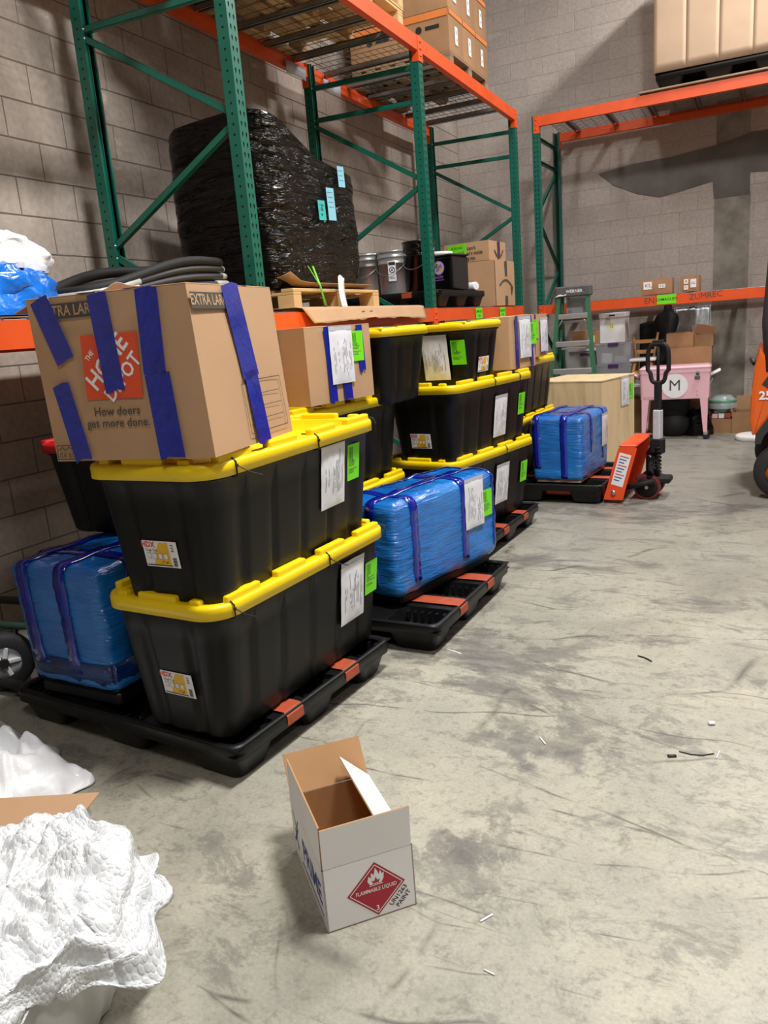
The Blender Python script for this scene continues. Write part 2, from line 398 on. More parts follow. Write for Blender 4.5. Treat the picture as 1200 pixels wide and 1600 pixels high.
# ------------------------------------------------------------------ mesh helpers
class MB:
    def __init__(s):
        s.v = []; s.f = []; s.m = []; s.sm = []; s.uv = None
    def quad(s, *i, m=0, sm=False):
        s.f.append(tuple(i)); s.m.append(m); s.sm.append(sm)
    def add(s, vs, fs, m=0, sm=False, mx=None):
        b = len(s.v)
        s.v += [tuple(mx @ Vector(p)) if mx is not None else tuple(p) for p in vs]
        for f in fs:
            s.f.append(tuple(b + i for i in f)); s.m.append(m); s.sm.append(sm)
    def merge(s, o, mx=None):
        b = len(s.v)
        s.v += [tuple(mx @ Vector(p)) if mx is not None else tuple(p) for p in o.v]
        for f, m, q in zip(o.f, o.m, o.sm):
            s.f.append(tuple(b + i for i in f)); s.m.append(m); s.sm.append(q)
    def hexa(s, c, m=0):
        s.add(c, [(0, 3, 2, 1), (4, 5, 6, 7), (0, 1, 5, 4), (1, 2, 6, 5), (2, 3, 7, 6), (3, 0, 4, 7)], m)
    def box(s, x0, x1, y0, y1, z0, z1, m=0, mx=None):
        c = [(x0, y0, z0), (x1, y0, z0), (x1, y1, z0), (x0, y1, z0), (x0, y0, z1), (x1, y0, z1), (x1, y1, z1), (x0, y1, z1)]
        s.add(c, [(0, 3, 2, 1), (4, 5, 6, 7), (0, 1, 5, 4), (1, 2, 6, 5), (2, 3, 7, 6), (3, 0, 4, 7)], m, False, mx)
    def bbox(s, x0, x1, y0, y1, z0, z1, b=0.01, m=0, mx=None, seg=1):
        key = (round(x1 - x0, 4), round(y1 - y0, 4), round(z1 - z0, 4), b, seg)
        if key not in _bb:
            bm = bmesh.new()
            bmesh.ops.create_cube(bm, size=1)
            bmesh.ops.scale(bm, verts=bm.verts, vec=key[:3])
            bmesh.ops.bevel(bm, geom=list(bm.edges), offset=min(b, min(key[:3]) * 0.45), segments=seg, profile=0.5, affect='EDGES')
            bm.verts.index_update()
            _bb[key] = ([v.co.copy() for v in bm.verts], [tuple(v.index for v in f.verts) for f in bm.faces])
            bm.free()
        vs, fs = _bb[key]
        t = Matrix.Translation(((x0 + x1) / 2, (y0 + y1) / 2, (z0 + z1) / 2))
        s.add(vs, fs, m, False, (mx @ t) if mx is not None else t)
    def loft(s, rings, m=0, sm=True, cap0=True, cap1=True, closed=False):
        b = len(s.v); n = len(rings[0])
        for r in rings:
            s.v += [tuple(p) for p in r]
        k = len(rings)
        for i in range(k if closed else k - 1):
            for j in range(n):
                a = b + i * n + j; c = b + i * n + (j + 1) % n
                i2 = (i + 1) % k
                s.quad(a, c, b + i2 * n + (j + 1) % n, b + i2 * n + j, m=m, sm=sm)
        if cap0 and not closed:
            s.quad(*[b + j for j in reversed(range(n))], m=m)
        if cap1 and not closed:
            s.quad(*[b + (k - 1) * n + j for j in range(n)], m=m)
    def lathe(s, prof, n=24, c=(0, 0, 0), m=0, mx=None, cap0=True, cap1=True):
        o = MB()
        o.loft([[(r * math.cos(2 * PI * j / n), r * math.sin(2 * PI * j / n), z) for j in range(n)] for r, z in prof], 0, True, cap0, cap1)
        t = Matrix.Translation(c)
        o.m = [m] * len(o.m)
        s.merge(o, (mx @ t) if mx is not None else t)
    def tube(s, pts, r, n=8, m=0, closed=False, flat=None):
        pts = [Vector(p) for p in pts]
        k = len(pts)
        rings = []
        up = None
        for i in range(k):
            if closed:
                t = (pts[(i + 1) % k] - pts[i - 1]).normalized()
            else:
                t = (pts[min(i + 1, k - 1)] - pts[max(i - 1, 0)]).normalized()
            if up is None:
                up = Vector((0, 0, 1)) if abs(t.z) < 0.9 else Vector((1, 0, 0))
            sd = t.cross(up).normalized()
            up = sd.cross(t).normalized()
            rr = r[i] if isinstance(r, (list, tuple)) else r
            fl = flat or 1.0
            rings.append([pts[i] + sd * math.cos(2 * PI * j / n) * rr + up * math.sin(2 * PI * j / n) * rr * fl for j in range(n)])
        s.loft(rings, m, n > 4, True, True, closed)
    def prism(s, poly, z0, z1, m=0, mx=None):
        n = len(poly)
        vs = [(x, y, z0) for x, y in poly] + [(x, y, z1) for x, y in poly]
        fs = [tuple(reversed(range(n))), tuple(range(n, 2 * n))] + [(i, (i + 1) % n, n + (i + 1) % n, n + i) for i in range(n)]
        s.add(vs, fs, m, False, mx)
    def grid(s, nu, nv, fn, m=0, sm=True, uv=None):
        b = len(s.v)
        if uv and s.uv is None:
            s.uv = {}
        for j in range(nv + 1):
            for i in range(nu + 1):
                if uv:
                    s.uv[len(s.v)] = uv(i / nu, j / nv)
                s.v.append(tuple(fn(i / nu, j / nv)))
        for j in range(nv):
            for i in range(nu):
                a = b + j * (nu + 1) + i
                s.quad(a, a + 1, a + nu + 2, a + nu + 1, m=m, sm=sm)
    def mesh(s, name, mats):
        me = bpy.data.meshes.new(name)
        me.from_pydata(s.v, [], s.f)
        for mm in (mats if isinstance(mats, (list, tuple)) else [mats]):
            me.materials.append(MATS[mm])
        me.polygons.foreach_set('material_index', s.m)
        me.polygons.foreach_set('use_smooth', s.sm)
        if s.uv:
            lay = me.uv_layers.new(name='uv')
            for lp in me.loops:
                lay.data[lp.index].uv = s.uv.get(lp.vertex_index, (0, 0))
        me.update()
        return me
_bb = {}

def link(name, data, parent=None, mx=None):
    o = bpy.data.objects.new(name, data)
    COL.objects.link(o)
    if parent is not None:
        o.parent = parent
    if mx is not None:
        o.matrix_local = mx
    return o
def part(name, mb, mats, parent=None, mx=None, label=None, solid=0.0):
    o = link(name, mb.mesh(name, mats) if isinstance(mb, MB) else mb, parent, mx)
    if label:
        o['label'] = label
    if solid:
        md = o.modifiers.new('thickness', 'SOLIDIFY')
        md.thickness = solid
        md.offset = 0
    return o
def tag(o, label, cat, group=None, kind=None):
    o['label'] = label
    o['category'] = cat
    if group: o['group'] = group
    if kind: o['kind'] = kind
    return o
def thing(name, label, cat, loc=(0, 0, 0), rz=0.0, group=None):
    o = link(name, None)
    o.empty_display_size = 0.1
    o.location = loc
    o.rotation_euler = (0, 0, rz)
    return tag(o, label, cat, group)
def struct(name, mb, mats, parent=None, mx=None, label=None):
    o = part(name, mb, mats, parent, mx, label)
    o['kind'] = 'structure'
    return o
def dup(root, loc, rz, label, parent=None):
    r = root.copy(); COL.objects.link(r)
    r.parent = parent
    r.location = loc
    r.rotation_euler = (0, 0, rz)
    if label: r['label'] = label
    for ch in root.children:
        c = ch.copy(); COL.objects.link(c); c.parent = r
        for g in ch.children:
            d = g.copy(); COL.objects.link(d); d.parent = c
    return r
def frame(o, u, v):
    u = Vector(u).normalized(); v = Vector(v)
    n = u.cross(v).normalized(); v = n.cross(u)
    m = Matrix.Identity(4)
    for i in range(3):
        m[i][0] = u[i]; m[i][1] = v[i]; m[i][2] = n[i]; m[i][3] = o[i]
    return m
def T(x, y, z): return Matrix.Translation((x, y, z))
def RZ(a): return Matrix.Rotation(a, 4, 'Z')
def nz(p, s=1.0, o=0.0): return noise.noise(Vector((p[0] * s + o, p[1] * s + o * 1.7, p[2] * s - o)))

_tx = {}
def text_geo(txt, bold=0.0):
    k = (txt, bold)
    if k not in _tx:
        cu = bpy.data.curves.new('t', 'FONT')
        cu.body = txt
        cu.align_x = 'CENTER'; cu.align_y = 'CENTER'
        cu.size = 1.0
        cu.offset = bold
        cu.resolution_u = 2
        ob = bpy.data.objects.new('t', cu)
        COL.objects.link(ob)
        dg = bpy.context.evaluated_depsgraph_get()
        me = bpy.data.meshes.new_from_object(ob.evaluated_get(dg))
        vs = [v.co.copy() for v in me.vertices]
        fs = [tuple(p.vertices) for p in me.polygons]
        bpy.data.objects.remove(ob); bpy.data.curves.remove(cu); bpy.data.meshes.remove(me)
        _tx[k] = (vs, fs)
    return _tx[k]

class Decal:
    """flat print: layers of coloured shapes on the local u/v plane"""
    def __init__(s, eps=0.0006):
        s.mb = MB(); s.mats = []; s.z = 0.0; s.e = eps
    def mi(s, m):
        if m not in s.mats: s.mats.append(m)
        return s.mats.index(m)
    def up(s): s.z += s.e
    def rect(s, u0, v0, u1, v1, m, rot=0.0, th=None):
        cx, cy = (u0 + u1) / 2, (v0 + v1) / 2
        mx = T(cx, cy, 0) @ RZ(rot) @ T(-cx, -cy, 0)
        if th:
            s.mb.box(u0, u1, v0, v1, s.z - th, s.z, s.mi(m), mx)
        else:
            s.mb.add([(u0, v0, s.z), (u1, v0, s.z), (u1, v1, s.z), (u0, v1, s.z)], [(0, 1, 2, 3)], s.mi(m), False, mx)
    def poly(s, pts, m):
        s.mb.add([(x, y, s.z) for x, y in pts], [tuple(range(len(pts)))], s.mi(m))
    def disc(s, u, v, r, m, n=24, a=1.0):
        s.poly([(u + r * math.cos(2 * PI * i / n), v + r * a * math.sin(2 * PI * i / n)) for i in range(n)], m)
    def text(s, t, u, v, size, m, rot=0.0, bold=0.0, sx=1.0):
        vs, fs = text_geo(t, bold)
        mx = T(u, v, s.z) @ RZ(rot) @ Matrix.Diagonal((size * sx, size, 1, 1))
        s.mb.add(vs, fs, s.mi(m), False, mx)
    def line(s, pts, w, m):
        for a, b in zip(pts[:-1], pts[1:]):
            d = Vector((b[0] - a[0], b[1] - a[1], 0)); L = d.length
            if L < 1e-6: continue
            n = Vector((-d.y, d.x, 0)) / L * w / 2
            s.mb.add([(a[0] - n.x, a[1] - n.y, s.z), (b[0] - n.x, b[1] - n.y, s.z), (b[0] + n.x, b[1] + n.y, s.z), (a[0] + n.x, a[1] + n.y, s.z)], [(0, 1, 2, 3)], s.mi(m))
    def put(s, name, parent, mx, label=None):
        return part(name, s.mb, s.mats, parent, mx, label)

# ------------------------------------------------------------------ the room
XL, YB = -3.75, 10.5
XR, YF = 6.0, -6.0
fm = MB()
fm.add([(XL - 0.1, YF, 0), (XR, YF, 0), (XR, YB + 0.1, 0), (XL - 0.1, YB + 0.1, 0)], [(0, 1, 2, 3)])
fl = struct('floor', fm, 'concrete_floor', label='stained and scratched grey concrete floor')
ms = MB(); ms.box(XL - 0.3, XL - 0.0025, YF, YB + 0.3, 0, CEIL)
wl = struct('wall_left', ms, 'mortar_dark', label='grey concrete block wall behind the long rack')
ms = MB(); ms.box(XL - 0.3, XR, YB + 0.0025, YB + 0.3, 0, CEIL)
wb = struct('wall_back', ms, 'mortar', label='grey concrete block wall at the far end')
ms = MB(); ms.box(XR, XR + 0.2, YF, YB + 0.3, 0, CEIL)
struct('wall_right', ms, 'shade_wall')
ms = MB(); ms.box(XL - 0.3, XR + 0.2, YF - 0.2, YF, 0, CEIL)
struct('wall_front', ms, 'shade_wall')
ms = MB(); ms.box(XL - 0.3, XR + 0.2, YF - 0.2, YB + 0.3, CEIL, CEIL + 0.1)
struct('ceiling', ms, 'ceiling_paint')

_blk = {}
def block_mesh(L, matname):
    k = (round(L, 3), matname)
    if k not in _blk:
        mb = MB()
        j = 0.0035; b = 0.0025
        x0, x1, z0, z1 = j, L - j, j, 0.2032 - j
        o = [(x0, 0.004, z0), (x1, 0.004, z0), (x1, 0.004, z1), (x0, 0.004, z1), (x0, b, z0), (x1, b, z0), (x1, b, z1), (x0, b, z1),
             (x0 + b, 0, z0 + b), (x1 - b, 0, z0 + b), (x1 - b, 0, z1 - b), (x0 + b, 0, z1 - b)]
        o = [(x, y, z) for x, y, z in o]
        fs = [(8, 9, 10, 11)]
        for i in range(4):
            k2 = (i + 1) % 4
            fs.append((i, k2, 4 + k2, 4 + i)); fs.append((4 + i, 4 + k2, 8 + k2, 8 + i))
        mb.add(o, fs)
        _blk[k] = mb.mesh('block', matname)
    return _blk[k]

def block_wall(wall, matname, length, origin, udir, zph, uph, skip=None):
    """origin: start at floor level; udir unit vector along the wall (outside face towards the room)"""
    u = Vector(udir); n_in = Vector((0, 0, 1)).cross(u)  # block y axis points into wall
    items = []
    row = 0
    z = zph - 0.2032
    while z < CEIL:
        s = uph - 0.4064 * 2 + (0.2032 if row % 2 else 0)
        while s < length:
            a, e = max(s, 0), min(s + 0.4064, length)
            if e - a > 0.03 and z > -0.15:
                c = Vector(origin) + u * ((a + e) / 2) + Vector((0, 0, z + 0.1))
                if not (skip and skip((a + e) / 2, z + 0.1)):
                    items.append((a, e - a, z, c))
            s += 0.4064
        z += 0.2032; row += 1
    def vis(c):
        p = px(c)
        return p is not None and -40 < p[0] < 1240 and -60 < p[1] < 760
    near = [it for it in items if vis(it[3])]
    near.sort(key=lambda it: (it[3] - Vector((0, 0, H))).length)
    keep = near[:296]
    ks = set(id(i) for i in keep)
    mx0 = Matrix.Identity(4)
    for i in range(3):
        mx0[i][0] = u[i]; mx0[i][1] = n_in[i]
    rest = MB()
    for it in items:
        a, L, z, c = it
        p = Vector(origin) + u * a + Vector((0, 0, z))
        mx = T(*p) @ mx0
        if id(it) in ks:
            part("block", block_mesh(L, matname), None, wall, mx)
        else:
            me = block_mesh(L, matname)
            rest.add([v.co for v in me.vertices], [tuple(f.vertices) for f in me.polygons], 0, False, mx)
    r = part('block_courses', rest, matname, wall)
    r['kind'] = 'stuff'

def patch_skip(s, z):
    return False
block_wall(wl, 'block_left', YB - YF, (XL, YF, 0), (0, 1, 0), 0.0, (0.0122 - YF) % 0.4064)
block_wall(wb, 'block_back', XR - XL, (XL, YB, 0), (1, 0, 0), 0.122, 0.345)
def wall_slab(poly, y0, y1, m, name):
    mb = MB()
    n = len(poly)
    vs = [(x, y0, z) for x, z in poly] + [(x, y1, z) for x, z in poly]
    fs = [tuple(range(n)), tuple(reversed(range(n, 2 * n)))] + [(i, n + i, n + (i + 1) % n, (i + 1) % n) for i in range(n)]
    mb.add(vs, fs)
    part(name, mb, m, wb)
wall_slab([(-0.57, 0), (-0.2, 0), (-0.19, 2.70), (-0.58, 2.71)], YB - 0.006, YB + 0.004, 'cement_rough', 'cement_column')
wall_slab([(-0.57, 3.22), (-0.21, 3.25), (-0.21, 5.2), (-0.56, 5.2)], YB - 0.007, YB + 0.004, 'cement_rough', 'cement_column')
wall_slab([(-1.92, 3.14), (-1.74, 2.98), (-1.46, 2.84), (-1.2, 2.765), (-0.94, 2.80), (-0.6, 2.86), (-0.585, 2.66), (-0.2, 2.66), (-0.2, 2.9), (0.3, 2.86), (0.9, 2.9), (0.9, 3.3), (-0.2, 3.33), (-0.56, 3.25), (-1.05, 3.2), (-1.5, 3.19)],
          YB - 0.01, YB + 0.004, 'cement', 'cement_patch')
# pale pipe chase on the left wall between the second and third frames
pm = MB(); pm.tube([(XL + 0.03, 9.35, 2.6), (XL + 0.03, 9.35, 4.6)], 0.022, 8)
pp = part('wall_pipe', pm, 'mortar')
tag(pp, 'thin vertical conduit pipe on the left block wall near the far corner', 'pipe')

# ceiling lamps (housings of the high bay lights)
names = ['over the middle of the aisle', 'above the far end of the long rack', 'in front of the far rack', 'behind the camera over the aisle', 'far to the right of the aisle']
for (lx, ly, lw), nm in zip(LAMPS, names):
    t = thing('high_bay_lamp', 'white rectangular high bay lamp ' + nm, 'lamp', (lx, ly, CEIL - 0.6), 0)
    mb = MB(); mb.bbox(-0.26, 0.26, -0.64, 0.64, 0.0, 0.09, 0.02)
    part('housing', mb, 'fixture', t)
    for s in (-1, 1):
        mb = MB(); mb.tube([(0, s * 0.45, 0.08), (0, s * 0.45, 0.6)], 0.008, 6)
        part('hanger', mb, 'steel', t)

# ------------------------------------------------------------------ racks
UW, UD, UH = 0.08, 0.07, 3.68
def upright_mesh():
    mb = MB()
    n = int(UH / 0.0508)
    hf = UW / 2
    # front face (x = 0): tear-drop holes in pairs; sides: one round hole per step
    cols = [-hf, -0.023, -0.010, 0.010, 0.023, hf]
    for k in range(n):
        z0 = k * 0.0508; z1 = z0 + 0.0508
        a, b = z0 + 0.014, z0 + 0.040
        for c in range(5):
            y0, y1 = cols[c], cols[c + 1]
            if c in (1, 3):
                ym = (y0 + y1) / 2
                mb.add([(0, y0, z0), (0, y1, z0), (0, y1, a), (0, y0, a)], [(0, 1, 2, 3)])
                mb.add([(0, y0, b), (0, y1, b), (0, y1, z1), (0, y0, z1)], [(0, 1, 2, 3)])
                mb.add([(0, y0, a), (0, ym - 0.0022, a), (0, y0, b - 0.009)], [(0, 1, 2)])
                mb.add([(0, ym + 0.0022, a), (0, y1, a), (0, y1, b - 0.009)], [(0, 1, 2)])
                mb.add([(0, y0, b - 0.009), (0, y0, b), (0, y0 + 0.003, b)], [(0, 2, 1)])
                mb.add([(0, y1, b - 0.009), (0, y1 - 0.003, b), (0, y1, b)], [(0, 2, 1)])
            else:
                mb.add([(0, y0, z0), (0, y1, z0), (0, y1, z1), (0, y0, z1)], [(0, 1, 2, 3)])
        for s in (-1, 1):
            y = s * hf
            xs = [0, -0.030, -0.041, -UD]
            for c in range(3):
                x0, x1 = xs[c], xs[c + 1]
                if c == 1:
                    mb.add([(x0, y, z0), (x1, y, z0), (x1, y, z0 + 0.02), (x0, y, z0 + 0.02)], [(0, 1, 2, 3)])
                    mb.add([(x0, y, z0 + 0.031), (x1, y, z0 + 0.031), (x1, y, z1), (x0, y, z1)], [(0, 1, 2, 3)])
                else:
                    mb.add([(x0, y, z0), (x1, y, z0), (x1, y, z1), (x0, y, z1)], [(0, 1, 2, 3)])
    zt = n * 0.0508
    for s in (-1, 1):   # returned lips, black sheets painting the dark hollow behind the holes, base plate
        mb.box(-UD - 0.002, -UD, min(s * 0.02, s * hf), max(s * 0.02, s * hf), 0, zt)
        mb.box(-UD - 0.012, -UD, min(s * 0.018, s * 0.021), max(s * 0.018, s * 0.021), 0, zt)
    mb.box(-0.006, -0.004, -hf + 0.002, hf - 0.002, 0, zt, 1)
    for s in (-1, 1):
        mb.box(-UD + 0.002, -0.006, s * (hf - 0.004) - 0.001, s * (hf - 0.004) + 0.001, 0, zt, 1)
    mb.bbox(-0.10, 0.03, -0.06, 0.06, 0, 0.008, 0.002)
    return mb.mesh('upright', ['rack_green', 'black_matte'])
UPM = upright_mesh()

def brace(parent, a, b, w=0.036, bolt=True):
    a = Vector(a); b = Vector(b)
    d = b - a; L = d.length
    mb = MB()
    t = 0.002; h = w / 2
    # open channel
    mb.box(0, L, -0.016, -0.014, -h, h)
    mb.box(0, L, -0.016, 0.014, h - t, h)
    mb.box(0, L, -0.016, 0.014, -h, -h + t)
    v = Vector((0, 0, 1))
    z = d.normalized()
    yv = v.cross(z).normalized()
    zz = z.cross(yv)
    m = Matrix.Identity(4)
    for i in range(3):
        m[i][0] = z[i]; m[i][1] = yv[i]; m[i][2] = zz[i]; m[i][3] = a[i]
    p = part('brace', mb, 'rack_green', parent, m)
    if bolt:
        for x in (0.012, L - 0.012):
            bm_ = MB()
            bm_.lathe([(0.0, -0.008), (0.008, -0.008), (0.008, 0.0), (0.004, 0.008), (0.0, 0.012)], 8, mx=T(x, -0.016, 0) @ Matrix.Rotation(PI / 2, 4, 'X'), cap0=False, cap1=False)
            part('bolt', bm_, 'steel', p)
    return p

def rack_frame(parent, M, W):
    """frame in local coordinates: front upright face at x=0, rear at x=-W, centred on y=0"""
    part('upright', UPM, None, parent, M)
    part('upright', UPM, None, parent, M @ T(-W, 0, 0) @ RZ(PI))
    xr, xf = -W + UD - 0.012, -UD + 0.012
    segs = [((xr, 3.47), (xf, 3.45)), ((xr, 3.22), (xf, 3.20)), ((xr, 3.18), (xf, 2.63)), ((xf, 2.57), (xr, 2.06)), ((xr, 2.0), (xf, 1.45)), ((xf, 1.39), (xr, 0.84)), ((xr, 0.78), (xf, 0.26)), ((xr, 0.2), (xf, 0.2))]
    for (x0, z0), (x1, z1) in segs:
        if x0 > x1: x0, z0, x1, z1 = x1, z1, x0, z0
        a = M @ Vector((x0, -0.012, z0)); b = M @ Vector((x1, -0.012, z1))
        brace(parent, a, b)

def part(name, mb, mats=None, parent=None, mx=None, label=None, solid=0.0, _p=part):
    return _p(name, mb, mats, parent, mx, label, solid)

def beam(parent, p, L, rz, ztop, hgt=0.105, rear=False):
    """beam along local +x of length L, face towards -y (front), top at ztop; p = start on the upright face"""
    mb = MB()
    d = 0.052
    prof = [(0, 0), (d, 0), (d, hgt), (0.022, hgt), (0.022, hgt - 0.022), (0, hgt - 0.022)] if False else [(0, 0), (d, 0), (d, hgt - 0.03), (0.03, hgt - 0.03), (0.03, hgt), (0, hgt)]
    n = len(prof)
    b0 = [(0, y, z) for y, z in prof]; b1 = [(L, y, z) for y, z in prof]
    mb.add(b0 + b1, [tuple(range(n)), tuple(reversed(range(n, 2 * n)))] + [(i, n + i, n + (i + 1) % n, (i + 1) % n) for i in range(n)])
    m = T(p[0], p[1], ztop - hgt) @ RZ(rz)
    o = part('beam', mb, 'rack_orange', parent, m)
    for e in (0, 1):
        c = MB()
        x0 = -0.062 if e == 0 else L
        c.bbox(x0, x0 + 0.062, -0.006, 0.0, -0.075, hgt + 0.005, 0.002)
        xx = 0.0 if e == 0 else L - 0.004
        c.box(xx, xx + 0.004, -0.006, 0.05, -0.075, hgt + 0.005)
        for zz in (-0.05, 0.0, 0.05):
            c.lathe([(0.009, 0), (0.009, 0.004), (0.0, 0.005)], 8, mx=T(x0 + 0.031, -0.006, zz + 0.02) @ Matrix.Rotation(PI / 2, 4, 'X'), cap1=False)
        part('connector', c, 'rack_orange', o)
    return o

def wire_deck(parent, M, wx, dy, nsup=3):
    """wire deck: width wx along local x, depth dy along local y (front edge at y=0), top at z=0"""
    o = link('wire_deck', None, parent, M); o.empty_display_size = 0.05
    mb = MB()
    def rod(a, b, r=0.0028):
        mb.tube([a, b], r, 4)
    n = int(dy / 0.062)
    for i in range(n + 1):
        y = dy * i / n
        rod((0, y, 0), (wx, y, 0))
    n = int(wx / 0.105)
    for i in range(n + 1):
        x = wx * i / n
        rod((x, -0.006, 0.004), (x, dy + 0.006, 0.004))
        rod((x, -0.006, 0.006), (x, -0.006, -0.045), 0.0032)
        rod((x, dy + 0.006, 0.006), (x, dy + 0.006, -0.045), 0.0032)
    rod((0, -0.008, -0.03), (wx, -0.008, -0.03))
    part('wire_mesh', mb, 'wire', o)
    for i in range(nsup):
        x = wx * (i + 0.5) / nsup
        c = MB()
        c.box(x - 0.03, x + 0.03, 0.03, dy - 0.03, -0.006, -0.003)
        c.box(x - 0.03, x - 0.027, 0.03, dy - 0.03, -0.038, -0.003)
        c.box(x + 0.027, x + 0.03, 0.03, dy - 0.03, -0.038, -0.003)
        c.box(x - 0.03, x - 0.016, 0.03, dy - 0.03, -0.038, -0.035)
        c.box(x + 0.016, x + 0.03, 0.03, dy - 0.03, -0.038, -0.035)
        part('support_channel', c, 'galv', o)
    return o

RF, RW = -2.5, 1.05            # long rack: front face plane, depth
FY = [1.06, 3.69, 6.23, 8.91]  # frame centre lines
ZLO, ZHI = 1.60, 3.66
rack = thing('pallet_rack', 'long green and orange pallet rack against the left block wall', 'rack', (0, 0, 0))
for y in FY:
    rack_frame(rack, T(RF, y, 0), RW)
for k in range(3):
    y0, y1 = FY[k] + UW / 2, FY[k + 1] - UW / 2
    L = y1 - y0
    for z in (ZLO, ZHI):
        beam(rack, (RF, y0, 0), L, PI / 2, z)
        # rear beam: face to the wall side
        beam(rack, (RF - RW, y1, 0), L, -PI / 2, z)
        nd_ = 2
        for q in range(nd_):
            w = L / nd_ - 0.02
            M_ = T(RF - 0.025, y0 + 0.01 + q * (w + 0.02), z + 0.002) @ Matrix(((0, -1, 0, 0), (1, 0, 0, 0), (0, 0, 1, 0), (0, 0, 0, 1)))
            wire_deck(rack, M_, w, RW - 0.05)

R2Y, R2X, R2W = 9.30, -2.43, 1.06
rack2 = thing('pallet_rack', 'green and orange pallet rack along the far block wall', 'rack', (0, 0, 0))
RF2 = Matrix(((0, 1, 0, 0), (-1, 0, 0, 0), (0, 0, 1, 0), (0, 0, 0, 1)))   # local x -> world -y
R2L = 2.74
for x in (R2X + 0.04, R2X + 0.04 + R2L + UW):
    rack_frame(rack2, T(x, R2Y, 0) @ RF2, R2W)
x0 = R2X + UW
for z in (ZLO - 0.01, ZHI - 0.01):
    beam(rack2, (x0, R2Y, 0), R2L, 0, z)
    beam(rack2, (x0 + R2L, R2Y + R2W, 0), R2L, PI, z)
    for q in range(2):
        w = R2L / 2 - 0.02
        wire_deck(rack2, T(x0 + 0.01 + q * (w + 0.02), R2Y + 0.025, z + 0.002), w, R2W - 0.05)
# paper notes on the racks
def note(parent, name, mx, w, h, m, lines, label=None, ink='ink', bold=0.0):
    d = Decal()
    d.rect(-w / 2, -h / 2, w / 2, h / 2, m, th=0.001); d.up()
    for t, u, v, s in lines:
        d.text(t, u, v, s, ink, bold=bold)
    return d.put(name, parent, mx, label)
FX = frame((0, 0, 0), (0, 1, 0), (0, 0, 1))      # faces +x
FN = frame((0, 0, 0), (1, 0, 0), (0, 0, 1))      # faces -y
note(rack2, 'beam_label', T(-0.98, R2Y - 0.007, ZLO - 0.055) @ FN, 0.2, 0.1, 'label_green', [('CAMAGUEY', 0, 0.0, 0.042)], 'lime green paper label with black capitals', bold=0.008)
d = Decal(); d.text('EN', -1.16, ZLO - 0.06, 0.09, 'print_grey'); d.text('ZUMREC', -0.58, ZLO - 0.05, 0.085, 'print_grey', rot=0.04)
d.put('handwriting', rack2, T(0, R2Y - 0.001, 0) @ FN, 'faint handwritten marker letters')
for y in (7.35, 8.12):
    note(rack, 'beam_label', T(RF + 0.008, y, ZLO - 0.055) @ FX, 0.2, 0.1, 'label_green', [('CAMAGUEY', 0, 0.015, 0.035), ('CUBA', 0, -0.025, 0.028)], 'lime green paper label', bold=0.006)
for y, z in ((5.95, 3.50), (6.55, 3.50)):
    mb = MB(); mb.grid(4, 2, lambda u, v: (0.012 * math.sin(u * 3) + 0.004 * v, u * 0.3 - 0.15, v * 0.09), 0, True)
    pp = part('paper_strip', mb, 'paper_grey', rack, T(RF - RW + 0.08, y, z), None, 0.001)

